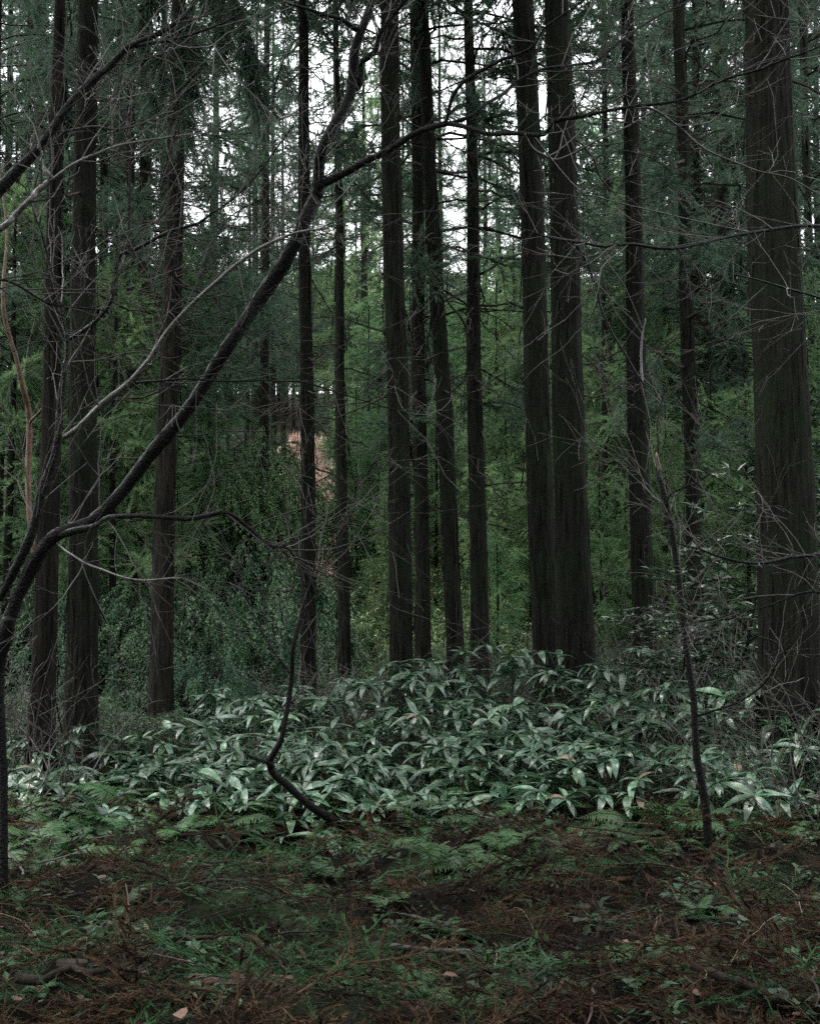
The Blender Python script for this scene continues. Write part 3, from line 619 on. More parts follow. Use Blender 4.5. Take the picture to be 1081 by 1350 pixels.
A0 = at(6, 1215, 7.4); A0[2] = float(ground_z(A0[0], 7.4))
bare_tree('leaning dark bare tree with a long wet limb arching over the bamboo grass', [
 ('trunk', [(7, 1240, 7.4, 12), (6, 1100, 7.4, 12), (2, 960, 7.4, 14), (2, 880, 7.4, 18), (12, 815, 7.3, 20)], 0),
 ('limb', [(2, 840, 7.35, 20), (35, 765, 7.3, 20), (72, 708, 7.2, 22), (128, 682, 7.2, 20), (200, 598, 7.1, 20), (258, 527, 7.0, 20), (305, 452, 6.9, 21), (350, 385, 6.9, 23), (395, 305, 6.8, 22), (417, 245, 6.8, 21), (432, 185, 6.7, 18), (460, 118, 6.7, 16), (476, 42, 6.6, 14), (498, -20, 6.6, 12)], 4),
 ('branch', [(458, 122, 6.7, 11), (478, 85, 6.7, 11), (500, 55, 6.65, 9), (530, 15, 6.6, 8), (552, -20, 6.6, 7)], 5),
 ('branch', [(474, 40, 6.6, 8), (430, 22, 6.5, 6), (395, 8, 6.4, 5), (360, -15, 6.3, 4)], 6),
 ('branch', [(420, 246, 6.8, 13), (465, 220, 6.7, 11), (500, 203, 6.6, 10), (540, 181, 6.5, 10), (588, 163, 6.4, 9)], 4),
 ('branch', [(586, 163, 6.4, 6), (610, 108, 6.3, 6), (680, 72, 6.2, 5), (725, 30, 6.1, 4), (780, -8, 6.0, 3)], 6),
 ('branch', [(588, 163, 6.4, 8), (640, 172, 6.3, 7), (708, 176, 6.2, 7), (750, 157, 6.1, 6), (820, 142, 6.0, 5), (910, 132, 5.9, 5), (970, 102, 5.8, 4), (1040, 77, 5.7, 4), (1095, 55, 5.6, 3)], 6),
 ('branch', [(590, 163, 6.4, 6), (640, 138, 6.4, 6), (675, 115, 6.5, 5), (720, 92, 6.5, 5), (775, 82, 6.6, 4), (820, 50, 6.6, 4), (905, 2, 6.7, 3)], 6),
 ('branch', [(690, 176, 6.2, 4), (712, 203, 6.3, 4), (742, 209, 6.4, 4), (800, 180, 6.4, 3), (860, 146, 6.5, 2)], 7),
 ('branch', [(830, 142, 6.0, 3), (870, 150, 6.1, 3), (920, 187, 6.2, 3), (990, 220, 6.2, 3), (1040, 235, 6.2, 2), (1090, 263, 6.2, 2)], 8),
 ('branch', [(700, 176, 6.2, 3), (760, 250, 6.5, 2), (790, 258, 6.6, 2), (890, 285, 6.8, 2), (985, 305, 7, 2)], 7),
 ('branch', [(74, 708, 7.2, 7), (117, 695, 7.0, 8), (170, 681, 6.8, 8), (280, 676, 6.7, 8), (320, 690, 6.7, 6), (360, 720, 6.7, 5), (395, 742, 6.8, 4), (420, 790, 6.9, 2)], 5),
 ('branch', [(75, 715, 7.2, 5), (125, 750, 7.0, 4), (185, 765, 6.9, 3), (240, 762, 6.9, 3), (275, 778, 6.9, 2)], 10, 'lit_bark'),
 ('branch', [(0, 790, 7.35, 12), (35, 716, 7.3, 14), (55, 650, 7.3, 15), (75, 585, 7.3, 13), (82, 500, 7.3, 8), (87, 447, 7.3, 6), (65, 350, 7.3, 5), (50, 300, 7.3, 4), (44, 268, 7.3, 3), (60, 190, 7.3, 2)], 7),
 ('branch', [(88, 450, 7.3, 6), (148, 400, 7.2, 6), (146, 370, 7.2, 6), (170, 330, 7.2, 6), (235, 300, 7.1, 5), (290, 275, 7.0, 4), (345, 225, 6.9, 3), (390, 160, 6.8, 2)], 6),
 ('branch', [(170, 330, 7.2, 4), (173, 225, 7.2, 4), (170, 190, 7.2, 4), (155, 145, 7.2, 3), (120, 95, 7.2, 2)], 7),
 ('branch', [(86, 576, 7.3, 9), (120, 548, 7.1, 11), (165, 510, 6.9, 10), (212, 447, 6.7, 9), (270, 385, 6.6, 7), (320, 345, 6.5, 6), (380, 310, 6.5, 5), (432, 300, 6.5, 3)], 7, 'lit_bark'),
 ('branch', [(168, 507, 6.9, 4), (200, 500, 6.8, 4), (280, 502, 6.7, 3), (370, 502, 6.7, 3), (450, 517, 6.7, 2), (545, 547, 6.7, 2)], 5),
], A0, 600, dens=1.6)

B0 = at(-95, 1150, 5.6); B0[2] = float(ground_z(B0[0], 5.6))
bare_tree('bare grey tree reaching sky-lit wet branches in front of the tall dark cedar', [
 ('trunk', [(-95, 1330, 5.6, 60), (-100, 900, 5.6, 56), (-95, 500, 5.6, 50), (-70, 320, 5.6, 40), (-90, 120, 5.6, 34)], 0),
 ('limb', [(-75, 330, 5.6, 22), (0, 246, 5.6, 17), (50, 195, 5.6, 15), (100, 130, 5.6, 13), (130, 97, 5.6, 12), (180, 62, 5.6, 10), (240, 20, 5.6, 7), (268, -15, 5.6, 5)], 6),
 ('branch', [(180, 62, 5.6, 6), (240, 47, 5.5, 5), (295, 28, 5.4, 3), (330, 5, 5.4, 2)], 6),
 ('limb', [(-80, 350, 5.6, 14), (0, 303, 5.5, 11), (30, 280, 5.5, 10), (63, 243, 5.5, 9), (58, 215, 5.5, 5), (52, 190, 5.5, 3)], 5, 'lit_bark'),
 ('branch', [(63, 240, 5.5, 5), (120, 205, 5.5, 4), (180, 190, 5.6, 4), (275, 175, 5.7, 2)], 8, 'lit_bark'),
 ('branch', [(72, 175, 5.6, 3), (120, 164, 5.6, 3), (165, 167, 5.6, 3), (230, 147, 5.7, 2)], 8),
 ('branch', [(-90, 420, 5.6, 8), (0, 370, 5.8, 4), (60, 400, 5.9, 3), (140, 410, 6.0, 2)], 8),
], B0, 610, dens=1.8)

C0 = at(1190, 1100, 7.6); C0[2] = float(ground_z(C0[0], 7.6))
bare_tree('bare tree sending thin curved branches across the thickest cedar', [
 ('trunk', [(1190, 1250, 7.6, 50), (1195, 900, 7.6, 46), (1190, 600, 7.6, 40), (1200, 200, 7.6, 30)], 0),
 ('branch', [(1190, 330, 7.6, 10), (1081, 299, 7.4, 6), (970, 307, 7.2, 6), (900, 328, 7.0, 5), (820, 320, 6.9, 5), (755, 316, 6.8, 4), (685, 302, 6.7, 2)], 7),
 ('branch', [(755, 318, 6.8, 4), (785, 360, 6.9, 4), (790, 390, 6.9, 4), (810, 447, 6.9, 4), (840, 495, 6.9, 4), (848, 505, 6.9, 3)], 4),
 ('branch', [(846, 505, 6.9, 4), (846, 450, 6.9, 3), (850, 420, 6.9, 2)], 3, 'lit_bark'),
 ('branch', [(1190, 760, 7.6, 9), (1081, 732, 7.4, 6), (1005, 742, 7.2, 5), (950, 734, 7.1, 4), (890, 715, 7.1, 2)], 7),
 ('branch', [(1190, 420, 7.6, 7), (1081, 395, 7.5, 4), (1020, 375, 7.4, 3), (960, 360, 7.3, 2)], 9),
 ('branch', [(1190, 820, 7.6, 7), (1081, 780, 7.5, 4), (1000, 800, 7.4, 3), (920, 820, 7.4, 2)], 10),
], C0, 620, dens=1.0)

D0 = at(936, 1140, 8.9); D0[2] = float(ground_z(D0[0], 8.9))
bare_tree('snapped bare sapling with a pale split tip, standing in front of the bamboo grass', [
 ('trunk', [(936, 1150, 8.9, 13), (928, 1050, 8.9, 12), (914, 950, 8.9, 11), (906, 850, 8.9, 10), (890, 730, 8.9, 9), (874, 640, 8.9, 9), (868, 612, 8.9, 8)], 6),
 ('branch', [(886, 700, 8.9, 4), (880, 655, 8.8, 3), (920, 635, 8.7, 3), (942, 618, 8.7, 2)], 6),
 ('branch', [(912, 945, 8.9, 4), (960, 930, 8.8, 3), (1010, 900, 8.7, 3), (1040, 850, 8.6, 2)], 6),
 ('branch', [(868, 612, 8.9, 4), (866, 560, 8.9, 3), (880, 500, 8.9, 2)], 3),
], D0, 630, 'sapling')
mbx = MB(); hand_branch(mbx, [(870, 620, 8.87, 6), (867, 606, 8.86, 5), (865, 597, 8.86, 2)], D0)
dt = [o for o in bpy.data.objects if o.name.startswith('sapling')][0]
link('split_tip', mbx.mesh('split_tip', M['pale_wood']), dt)

E0 = at(460, 1090, 10.4); E0[2] = float(ground_z(E0[0], 10.4))
bare_tree('crooked dark sapling bending out of the bamboo grass', [
 ('trunk', [(468, 1094, 10.4, 10), (440, 1080, 10.3, 13), (410, 1063, 10.2, 13), (380, 1035, 10.1, 12), (358, 1010, 10.0, 10), (371, 965, 9.9, 8), (384, 900, 9.9, 8), (388, 850, 9.8, 7), (400, 795, 9.8, 6), (396, 742, 9.8, 5), (380, 700, 9.8, 4), (372, 640, 9.8, 3)], 3),
 ('branch', [(360, 1011, 10.0, 8), (345, 1001, 10.0, 7), (326, 993, 10.0, 5)], 0),
 ('branch', [(384, 890, 9.9, 4), (350, 840, 9.9, 3), (320, 770, 9.9, 3), (308, 735, 9.9, 2)], 5),
 ('branch', [(398, 780, 9.8, 3), (440, 730, 9.8, 3), (470, 660, 9.8, 2)], 6),
], E0, 640, 'sapling')

F0 = at(54, 1040, 12.8); F0[2] = float(ground_z(F0[0], 12.8))
bare_tree('slim sapling with bright orange-brown bark among bare twigs', [
 ('trunk', [(54, 1050, 12.8, 9), (56, 900, 12.8, 9), (50, 770, 12.8, 9), (40, 680, 12.7, 9), (40, 560, 12.6, 9), (28, 500, 12.4, 8), (12, 440, 12.3, 7), (4, 390, 12.2, 6), (10, 310, 12.2, 4), (0, 220, 12.2, 3)], 3),
 ('branch', [(40, 560, 12.6, 6), (60, 530, 12.4, 4), (78, 480, 12.3, 3)], 5),
], F0, 650, 'sapling', 'orange_bark', 'twig')

# ------------------------------------------------------------------ bamboo grass
def sasa_leaf(L, W, droop, seed):
    r = np.random.default_rng(seed); n = 8; t = np.linspace(0, 1, n)
    wd = np.array([.12, .62, .95, 1, .9, .68, .38, .02]) * W / 2
    el = 0.15 - droop * t; x = np.concatenate([[0], np.cumsum(np.cos(el[:-1]) * L / (n - 1))]); z = np.concatenate([[0], np.cumsum(np.sin(el[:-1]) * L / (n - 1))])
    tw = r.normal(0, .25) * t; cup = 0.18
    V = []
    for k in range(n):
        for s in (-1, 0, 1): V.append((x[k], s * wd[k], z[k] + abs(s) * wd[k] * cup + s * wd[k] * tw[k] + r.normal(0, .001)))
    F = []
    for k in range(n - 1):
        a = k * 3; F += [(a, a + 3, a + 4, a + 1), (a + 1, a + 4, a + 5, a + 2)]
    return np.array(V), np.array(F)
LEAFS = [sasa_leaf(.215, .055, d_, 700 + k) for k, d_ in enumerate((.4, .7, 1.0, 1.3, .55, 1.5))]
def leaf_me(k, m):
    mb = MB(); mb.add(*LEAFS[k]); return mb.mesh('leaf', m)
LEAF_ME = [leaf_me(k, M['sasa']) for k in range(6)]; LEAF_DRY = leaf_me(3, M['dry_sasa'])
def culm_pts(h, r): 
    a = r.uniform(0, 6.28); b = r.uniform(.05, .2) * h
    return np.array([(0, 0, -.03), (math.cos(a) * b * .2, math.sin(a) * b * .2, h * .5), (math.cos(a) * b, math.sin(a) * b, h)])
r = np.random.default_rng(720); CULMS = []
for k in range(6):
    P = culm_pts(1.0, r); mb = MB(); mb.tube(P, [.0045, .004, .003], 4); CULMS.append((P[-1], mb.mesh('culm', M['sasa_culm'])))
def front(x): return 10.75 + 0.22 * math.sin(x * 4.7 + 1) + 0.25 * math.sin(x * 1.9) + (0.2 if x < -1.5 else 0) - (0.35 if x > 2 else 0)
def sasa_h(x, y):
    t = y - front(x); h = max(0.14, 0.32 + 0.20 * min(t, 3.6) + (0.2 * t if t < 0 else 0))
    h *= np.interp(x, [-3.6, -2.4, -1.2, 0, 1.5, 4.5], [.60, .72, .78, .86, 1.06, 1.30])
    return h * (1 + .22 * math.sin(3.1 * x + 2 * math.sin(1.7 * y)) * math.sin(2.6 * y + x))
def leaf_rots(r, n, tip):
    out = []; a0 = r.uniform(0, 6.28)
    for k in range(n):
        out.append((a0 + k * 6.28 / n + r.normal(0, .35), r.normal(.05, .24), r.uniform(.55, 1.35)))
    return out
spots = []; tries = 0
r = np.random.default_rng(730)
while len(spots) < 880 and tries < 60000:
    tries += 1; x = r.uniform(-3.5, 4.6); y = r.uniform(10.0, 14.8)
    if y < front(x) + r.normal(-.05, .38) or y > front(x) + 3.8: continue
    if abs(x) > y * .30 + .15: continue
    if x < -2.0 and y > 13.0 + (x + 2.0) * .5: continue
    if any((x - a) ** 2 + (y - b) ** 2 < 0.115 ** 2 for a, b in spots): continue
    spots.append((x, y))
spots.sort(key=lambda s: s[1] - 0.0 * s[0])
order = list(range(len(spots))); r.shuffle(order)
# the plants that show largest: every front one, and a share of those behind
single = sorted(order, key=lambda k: spots[k][1] + (0 if k % 3 else -2))[:290]
single = set(single)
LSA = 'glossy broad-leaved bamboo grass plant in front of '
rest = MB()
for k, (x, y) in enumerate(spots):
    z = float(ground_z(x, y)); h = sasa_h(x, y) * r.uniform(.68, 1.15); ci = int(r.integers(6)); tipv, cme = CULMS[ci]
    n = int(r.integers(6, 13)); az = r.uniform(0, 6.28)
    leaves = [(tipv * h, *q) for q in leaf_rots(r, n, tipv)]
    for q in range(int(r.integers(0, 3))):
        leaves.append((np.array([tipv[0] * .5, tipv[1] * .5, r.uniform(.45, .8)]) * h, r.uniform(0, 6.28), r.uniform(-.3, .5), r.uniform(.6, 1.0)))
    if k in single:
        t = thing('bamboo_grass_plant', LSA + by(x, y), 'plant', (x, y, z), az, 'bamboo grass plants in the bank'); t.rotation_euler = (r.normal(0, .2), r.normal(0, .2), az)
        link('culm', cme, t, scale=(h, h, h))
        for p, a, el, s in leaves:
            dry = r.random() < .02
            link('leaf', LEAF_DRY if dry else LEAF_ME[int(r.integers(6))], t, tuple(p), (r.normal(0, .25), el, a), s)
    else:
        mz = Matrix.Translation((x, y, z)) @ Matrix.Rotation(az, 4, 'Z')
        rest.tube(np.array([tuple(mz @ Vector(tuple(v * h))) for v in (np.array([0, 0, -.03]), tipv * .5, tipv)]), [.0045, .004, .003], 3, 1)
        for p, a, el, s in leaves:
            ml = mz @ Matrix.Translation(tuple(p)) @ Euler((r.normal(0, .25), el, a)).to_matrix().to_4x4() @ Matrix.Scale(s, 4)
            V, F = LEAFS[int(r.integers(6))]; Mx = np.array(ml); rest.add(V @ Mx[:3, :3].T + Mx[:3, 3], F)
o = link('bamboo_grass', rest.mesh('bamboo_grass', [M['sasa'], M['sasa_culm']]), kind='stuff')
tag(o, 'dense mass of bamboo grass filling the back of the bank', 'bamboo grass')

# ------------------------------------------------------------------ ferns
def frond(seed, L=.42, W=.16):
    r = np.random.default_rng(seed); mb = MB(); n = 16; t = np.linspace(0, 1, n)
    el = 0.9 - 1.5 * t; x = np.concatenate([[0], np.cumsum(np.cos(el[:-1]) * L / (n - 1))]); z = np.concatenate([[0], np.cumsum(np.sin(el[:-1]) * L / (n - 1))])
    P = np.stack([x, 0.02 * np.sin(t * 3 + seed), z], -1); mb.tube(P, np.linspace(.0025, .0008, n), 3)
    tt = np.linspace(.12, .99, 26); q, qd = lerp_path(P, tt); prof = np.sin(np.pi * np.clip(.22 + .78 * tt, 0, 1)) ** .8 * W + .006
    up = np.cross(np.array([0, -1.0, 0]), qd)
    for s in (-1, 1):
        D = np.array([0, s, 0]) + qd * .45 + r.normal(0, .07, qd.shape) - np.array([0, 0, .15])
        # lobed leaflet
        tv = np.array([(0, 0, 0), (.2, .5, 0), (.35, .28, .02), (.55, .42, 0), (.7, .2, 0), (1, 0, -.12), (.7, -.2, 0), (.55, -.42, 0), (.35, -.28, .02), (.2, -.5, 0)])
        tf = np.array([(0, 1, 2), (2, 3, 4), (0, 2, 8), (2, 4, 6), (2, 6, 8), (4, 5, 6), (8, 6, 7), (0, 8, 9)])
        mb.scatter(tv, tf, q, D, up, prof * r.uniform(.85, 1.1, len(tt)) / 1.0, prof * .26)
    return mb.mesh('frond', M['fern'], smooth=False)
FR = [frond(800 + k, W=w_) for k, w_ in enumerate((.10, .12, .09, .11))]
LF = 'small green fern below the bamboo grass, near '
FLOOR = [(6, 1215, 'the leaning bare tree foot'), (936, 1140, 'the snapped sapling foot'), (455, 1095, 'the crooked sapling foot'), (300, 1140, 'the straight reddish stick'), (620, 1262, 'the long pale-edged stick'), (1010, 1282, 'the dark half-buried branch'),
         (300, 1290, 'the broken reddish wood slab'), (95, 1272, 'the small pale wood splinter'), (764, 1186, 'the lone heart-shaped leaf')]
FLOOR = [((p - 540.5) / FPX * CAM_H * FPX / (q - 806.0), CAM_H * FPX / (q - 806.0), n_) for p, q, n_ in FLOOR]
def floor_by(x, y): return min(FLOOR, key=lambda t: (t[0] - x) ** 2 + (t[1] - y) ** 2)[2]
r = np.random.default_rng(810)
def fern(x, y, s, label, group):
    t = thing('fern', label + floor_by(x, y) if group else label, 'fern', (x, y, float(ground_z(x, y))), r.uniform(0, 6.28), group, s); n = int(r.integers(4, 8)); a0 = r.uniform(0, 6)
    for k in range(n):
        link('frond', FR[int(r.integers(4))], t, (0, 0, 0), (r.normal(0, .15), r.uniform(-.35, .35), a0 + k * 6.28 / n + r.normal(0, .3)), r.uniform(.7, 1.15))
for k in range(34):
    y = r.uniform(10.5, 12.6); x = r.uniform(-.30, .30) * y
    t_ = fern(x, y, r.uniform(.9, 1.5), 'tall green fern rising among the bamboo grass, near ', 'ferns among the bamboo grass')
for px_, py_, s_, q_ in [(515, 1120, 1.2, 'the crooked sapling foot'), (560, 1090, 1.1, 'the crooked sapling foot'), (1000, 1110, 1.15, 'the snapped sapling foot'), (1050, 1090, 1.2, 'the snapped sapling foot'), (70, 1110, 1.1, 'the leaning bare tree foot'),
                         (130, 1095, 1.0, 'the leaning bare tree foot'), (650, 1105, .9, 'the lone heart-shaped leaf'), (300, 1095, 1.0, 'the straight reddish stick'), (350, 1085, 1.1, 'the straight reddish stick'), (230, 1100, .9, 'the straight reddish stick'), (820, 1090, 1.0, 'the lone heart-shaped leaf'), (480, 1075, 1.1, 'the crooked sapling foot')]:
    y_ = floor_d(px_, py_); fern(bgpx(px_, y_), y_, s_, 'bushy knee-high green fern clump near ', 'bushy fern clumps')
x_, y_ = bgpx(893, 9.4), 9.4
fern(x_, y_, 1.15, 'largest green fern beside the snapped sapling base', None)
for k in range(150):
    y = r.uniform(8.6, 11.2); x = r.uniform(-.31, .31) * y
    if math.sin(x * 2.2 + .7) + math.sin(x * 5 + y * 2) < -.2: continue
    fern(x, y, r.uniform(.45, 1.0), LF, 'small ferns below the bamboo grass')
for k in range(120):
    y = r.uniform(5.8, 9.4); x = r.uniform(-.31, .31) * y
    fern(x, y, r.uniform(.22, .6), 'tiny green fern sprouting through the litter near ', 'tiny ferns in the litter')

# ------------------------------------------------------------------ forest litter
def spray(seed, m, L=.26, mb=None, T=None):
    r = np.random.default_rng(seed); own = mb is None; mb = mb or MB()
    n = 8; t = np.linspace(0, 1, n); P = np.stack([t * L, np.cumsum(r.normal(0, .008, n)), .02 + .03 * np.sin(t * 3 + r.uniform(0, 3)) + np.cumsum(r.normal(0, .006, n))], -1)
    mb2 = MB(); mb2.tube(P, np.linspace(.0022, .0012, n), 3)
    tp = []; td = []
    for k, u in enumerate(np.linspace(.1, 1, 11)):
        q, qd = lerp_path(P, np.array([u])); s = 1 if k % 2 else -1
        d = nz(qd[0] * .9 + np.array([0, s * .8, r.normal(0, .35)])); sl = r.uniform(.06, .14) * (1.25 - u)
        nn = 9; uu = (np.arange(nn) + .3) / nn; tp.append(q[0] + d * (sl * uu)[:, None]); td.append(np.repeat(d[None], nn, 0) + r.normal(0, .12, (nn, 3)))
    q, qd = lerp_path(P, np.linspace(.05, 1, 14)); tp.append(q); td.append(qd)
    tp = np.concatenate(tp); td = np.concatenate(td); nn = len(tp)
    mb2.scatter(*TUFT_S, tp, td, r.normal(0, 1, (nn, 3)), r.uniform(.015, .026, nn))
    return mb2
SPR = [spray(900 + k, None) for k in range(7)]
SPR_D = [s.mesh('dead_spray', M['dead_spray'], smooth=False) for s in SPR]
SPR_G = [s.mesh('green_spray', M['green_spray'], smooth=False) for s in SPR]
SPR_A = [(np.concatenate(s.v), s.f) for s in SPR]
r = np.random.default_rng(910)
def floor_spot(y0=5.2, y1=11.0):
    y = y0 + (y1 - y0) * r.random() ** 1.2; return r.uniform(-.32, .32) * y, y
for k in range(280):
    x, y = floor_spot(); z = float(ground_z(x, y)) + r.uniform(.0, .09)
    o = link('fallen_cedar_spray', SPR_D[int(r.integers(7))], None, (x, y, z), (r.normal(0, .35), r.normal(0, .3), r.uniform(0, 6.28)), r.uniform(.8, 1.5) if k % 3 else r.uniform(1.5, 2.4))
    tag(o, 'dead rust-brown cedar spray on the floor near ' + floor_by(x, y), 'cedar spray', 'dead brown cedar sprays on the floor')
for k in range(130):
    x, y = floor_spot(); z = float(ground_z(x, y)) + r.uniform(.01, .06)
    o = link('green_cedar_spray', SPR_G[int(r.integers(7))], None, (x, y, z), (r.normal(0, .3), r.normal(0, .3), r.uniform(0, 6.28)), r.uniform(.8, 1.5))
    tag(o, 'fallen still-green cedar spray on the floor near ' + floor_by(x, y), 'cedar spray', 'green cedar sprays on the floor')
lit = MB()
for k in range(1650):
    x, y = floor_spot(4.6, 12.0); z = float(ground_z(x, y)) + r.uniform(-.01, .03)
    if math.sin(3.1 * x + 1.5 * math.sin(1.9 * y)) * math.sin(3.7 * y + 1.2 * math.sin(2.9 * x)) + r.normal(0, .3) < -.45: continue
    V, Fs = SPR_A[int(r.integers(7))]; Mx = np.array(Euler((r.normal(0, .4), r.normal(0, .3), r.uniform(0, 6.28))).to_matrix()) * r.uniform(.45, 2.2)
    n0 = lit.n; lit.v.append(V @ Mx.T + np.array([x, y, z])); lit.n += len(V)
    mi = 0 if math.sin(1.7 * x + 3) + math.sin(2.3 * y + x) + r.normal(0, .7) < .75 else 1
    for f in Fs: lit.f.append(f + n0); lit.m.append(np.full(len(f), mi))
# bits of bark, needles and twiglets
n = 26000; y = 4.6 + 7.5 * r.random(n) ** 1.1; x = r.uniform(-.33, .33, n) * y; z = ground_z(x, y) + r.uniform(-.01, .035, n)
D = r.normal(0, 1, (n, 3)); D[:, 2] *= .3
lit.scatter(np.array([(0, -.5, 0), (1, 0, .1), (0, .5, 0)]), np.array([(0, 1, 2)]), np.stack([x, y, z], -1), D, r.normal(0, .5, (n, 3)) + np.array([0, 0, 1]), r.uniform(.03, .11, n), r.uniform(.003, .012, n), 2)
o = link('forest_litter', lit.mesh('forest_litter', [M['dead_spray'], M['green_spray'], M['dead_twig']], smooth=False), kind='stuff')
tag(o, 'thick brown litter of needles and twigs covering the floor', 'litter')
# moss and low green growth under the ferns
ms = MB(); n = 30000; y = np.where(r.random(n) < .6, r.normal(10.3, .6, n), r.uniform(5.4, 11, n)); x = r.uniform(-.33, .33, n) * y
kx = np.sin(x * 2.3 + 1) + np.sin(y * 3.1 + x) + np.sin(x * 6.1 + y * 4.3) + r.normal(0, .4, n) > .7
x, y = x[kx], y[kx]; n = len(x); z = ground_z(x, y) + r.uniform(0, .07, n)
ms.scatter(LEAF_V, LEAF_F, np.stack([x, y, z], -1), r.normal(0, 1, (n, 3)) * np.array([1, 1, .4]), r.normal(0, .4, (n, 3)) + np.array([0, 0, 1]), r.uniform(.02, .075, n), r.uniform(.008, .026, n))
o = link('ground_cover', ms.mesh('ground_cover', M['seedling'], smooth=False), kind='stuff'); tag(o, 'low green ground cover below the bamboo grass', 'ground cover')

# sticks
STK = []
for k in range(6):
    mb = MB(); q = np.random.default_rng(950 + k); n = 9; L = 1.0
    P = np.stack([np.linspace(0, L, n), np.cumsum(q.normal(0, .018, n)), np.cumsum(q.normal(0, .006, n)) + .02], -1); mb.tube(P, np.linspace(.011, .006, n), 6)
    for u in q.uniform(.2, .9, 3): p0, pd = lerp_path(P, np.array([u])); grow(mb, p0[0], pd[0] + np.array([0, q.choice([-1, 1]) * .8, .1]), q.uniform(.1, .3), .004, 0, q, 0, .1)
    STK.append(mb.mesh('fallen_stick', M[('dead_twig', 'red_stick', 'grey_stick')[k % 3]]))
def stick(px, py, ln, ang, k, label, group=None, rad=1.0, m=None):
    d = floor_d(px, py); x = bgpx(px, d)
    o = link('fallen_stick', STK[k % 6], None, (x, d, float(ground_z(x, d)) + .06), (0, r.normal(0, .03), R(ang)), (ln, rad * 1.5, rad * 1.5)); tag(o, label, 'stick', group); return o
stick(225, 1140, .85, 0, 1, 'reddish wet stick lying straight on the litter below the crooked sapling', rad=1.1)
stick(465, 1257, .9, -6, 2, 'long pale-edged stick lying on the litter among green sprays', rad=1.2)
stick(900, 1275, .9, -4, 0, 'dark straight branch half buried at the bottom of the litter', rad=1.6)
stick(0, 1150, .6, -25, 0, 'thick dark fallen branch beside the leaning bare tree foot', rad=2.2)
stick(230, 1228, .28, 8, 0, 'short grey weathered stick on the litter')
stick(30, 1305, .35, -10, 3, 'dark stick beside the grey splinter on the litter', rad=1.4)
for k in range(130):
    x, y = floor_spot(5.4, 11)
    o = link('fallen_twig', STK[int(r.integers(6))], None, (x, y, float(ground_z(x, y)) + r.uniform(.02, .07)), (r.normal(0, .2), r.normal(0, .12), r.uniform(0, 6.28)), (r.uniform(.18, .75), r.uniform(.3, .7), r.uniform(.25, .7)))
    tag(o, 'thin fallen twig on the litter near ' + floor_by(x, y), 'twig', 'thin fallen twigs')
STRAW = []
for k in range(5):
    q = np.random.default_rng(965 + k); mb = MB(); n = 8; t_ = np.linspace(0, 1, n)
    el = q.uniform(.5, 1.1) - t_ * q.uniform(.8, 1.9); P = np.stack([np.cumsum(np.cos(el)) / n, np.cumsum(q.normal(0, .02, n)), np.cumsum(np.sin(el)) / n], -1); P -= P[0]
    mb.tube(P, np.linspace(.0045, .002, n), 4); STRAW.append(mb.mesh('dry_stem', M['straw']))
for k in range(110):
    x, y = floor_spot(5.6, 11.6)
    o = link('dry_stem', STRAW[int(r.integers(5))], None, (x, y, float(ground_z(x, y)) + r.uniform(.0, .04)), (r.normal(0, .5), r.normal(.1, .3), r.uniform(0, 6.28)), r.uniform(.12, .42))
    tag(o, 'thin pale straw-coloured stem on the litter near ' + floor_by(x, y), 'stem', 'dry pale stems on the floor')
FB = []
for k in range(4):
    q = np.random.default_rng(975 + k); L = q.uniform(.55, .9); n = 9; t_ = np.linspace(0, 1, n)
    P = np.stack([t_ * L, np.cumsum(q.normal(0, .02, n)), .03 + .05 * np.sin(t_ * 3)], -1); mb = MB(); mb.tube(P, np.linspace(.009, .003, n), 5)
    lf = MB(); tp = []; td = []
    for j in range(34):
        u = q.uniform(.15, 1); c, cv = lerp_path(P, np.array([u])); d_ = nz(cv[0] * .8 + np.array([0, q.choice([-1, 1]) * q.uniform(.4, 1), q.normal(.05, .3)])); sl = q.uniform(.08, .22); nn = 12; e = (np.arange(nn) + .3) / nn
        tp.append(c[0] + d_ * (sl * e)[:, None]); td.append(np.repeat(d_[None], nn, 0) + q.normal(0, .12, (nn, 3)))
    tp = np.concatenate(tp); td = np.concatenate(td); lf.scatter(*TUFT_S, tp, td, q.normal(0, 1, (len(tp), 3)), q.uniform(.016, .028, len(tp)))
    FB.append((mb.mesh('stem', M['dead_twig']), lf))
FBM = [(a_, f_.mesh('needles', M[m_], smooth=False), m_) for a_, f_ in FB for m_ in ('green_spray', 'dead_spray')]
for k in range(46):
    x, y = floor_spot(5.6, 10.6); a_, f_, m_ = FBM[int(r.integers(8))]
    t = thing('fallen_cedar_branch', ('green' if m_ == 'green_spray' else 'withered brown') + ' fallen cedar branch on the litter near ' + floor_by(x, y), 'branch', (x, y, float(ground_z(x, y)) + .02), r.uniform(0, 6.28), 'fallen cedar branches', r.uniform(.6, 1.2))
    t.rotation_euler = (r.normal(0, .15), r.normal(0, .12), r.uniform(0, 6.28)); link('stem', a_, t); link('needles', f_, t, kind='stuff')
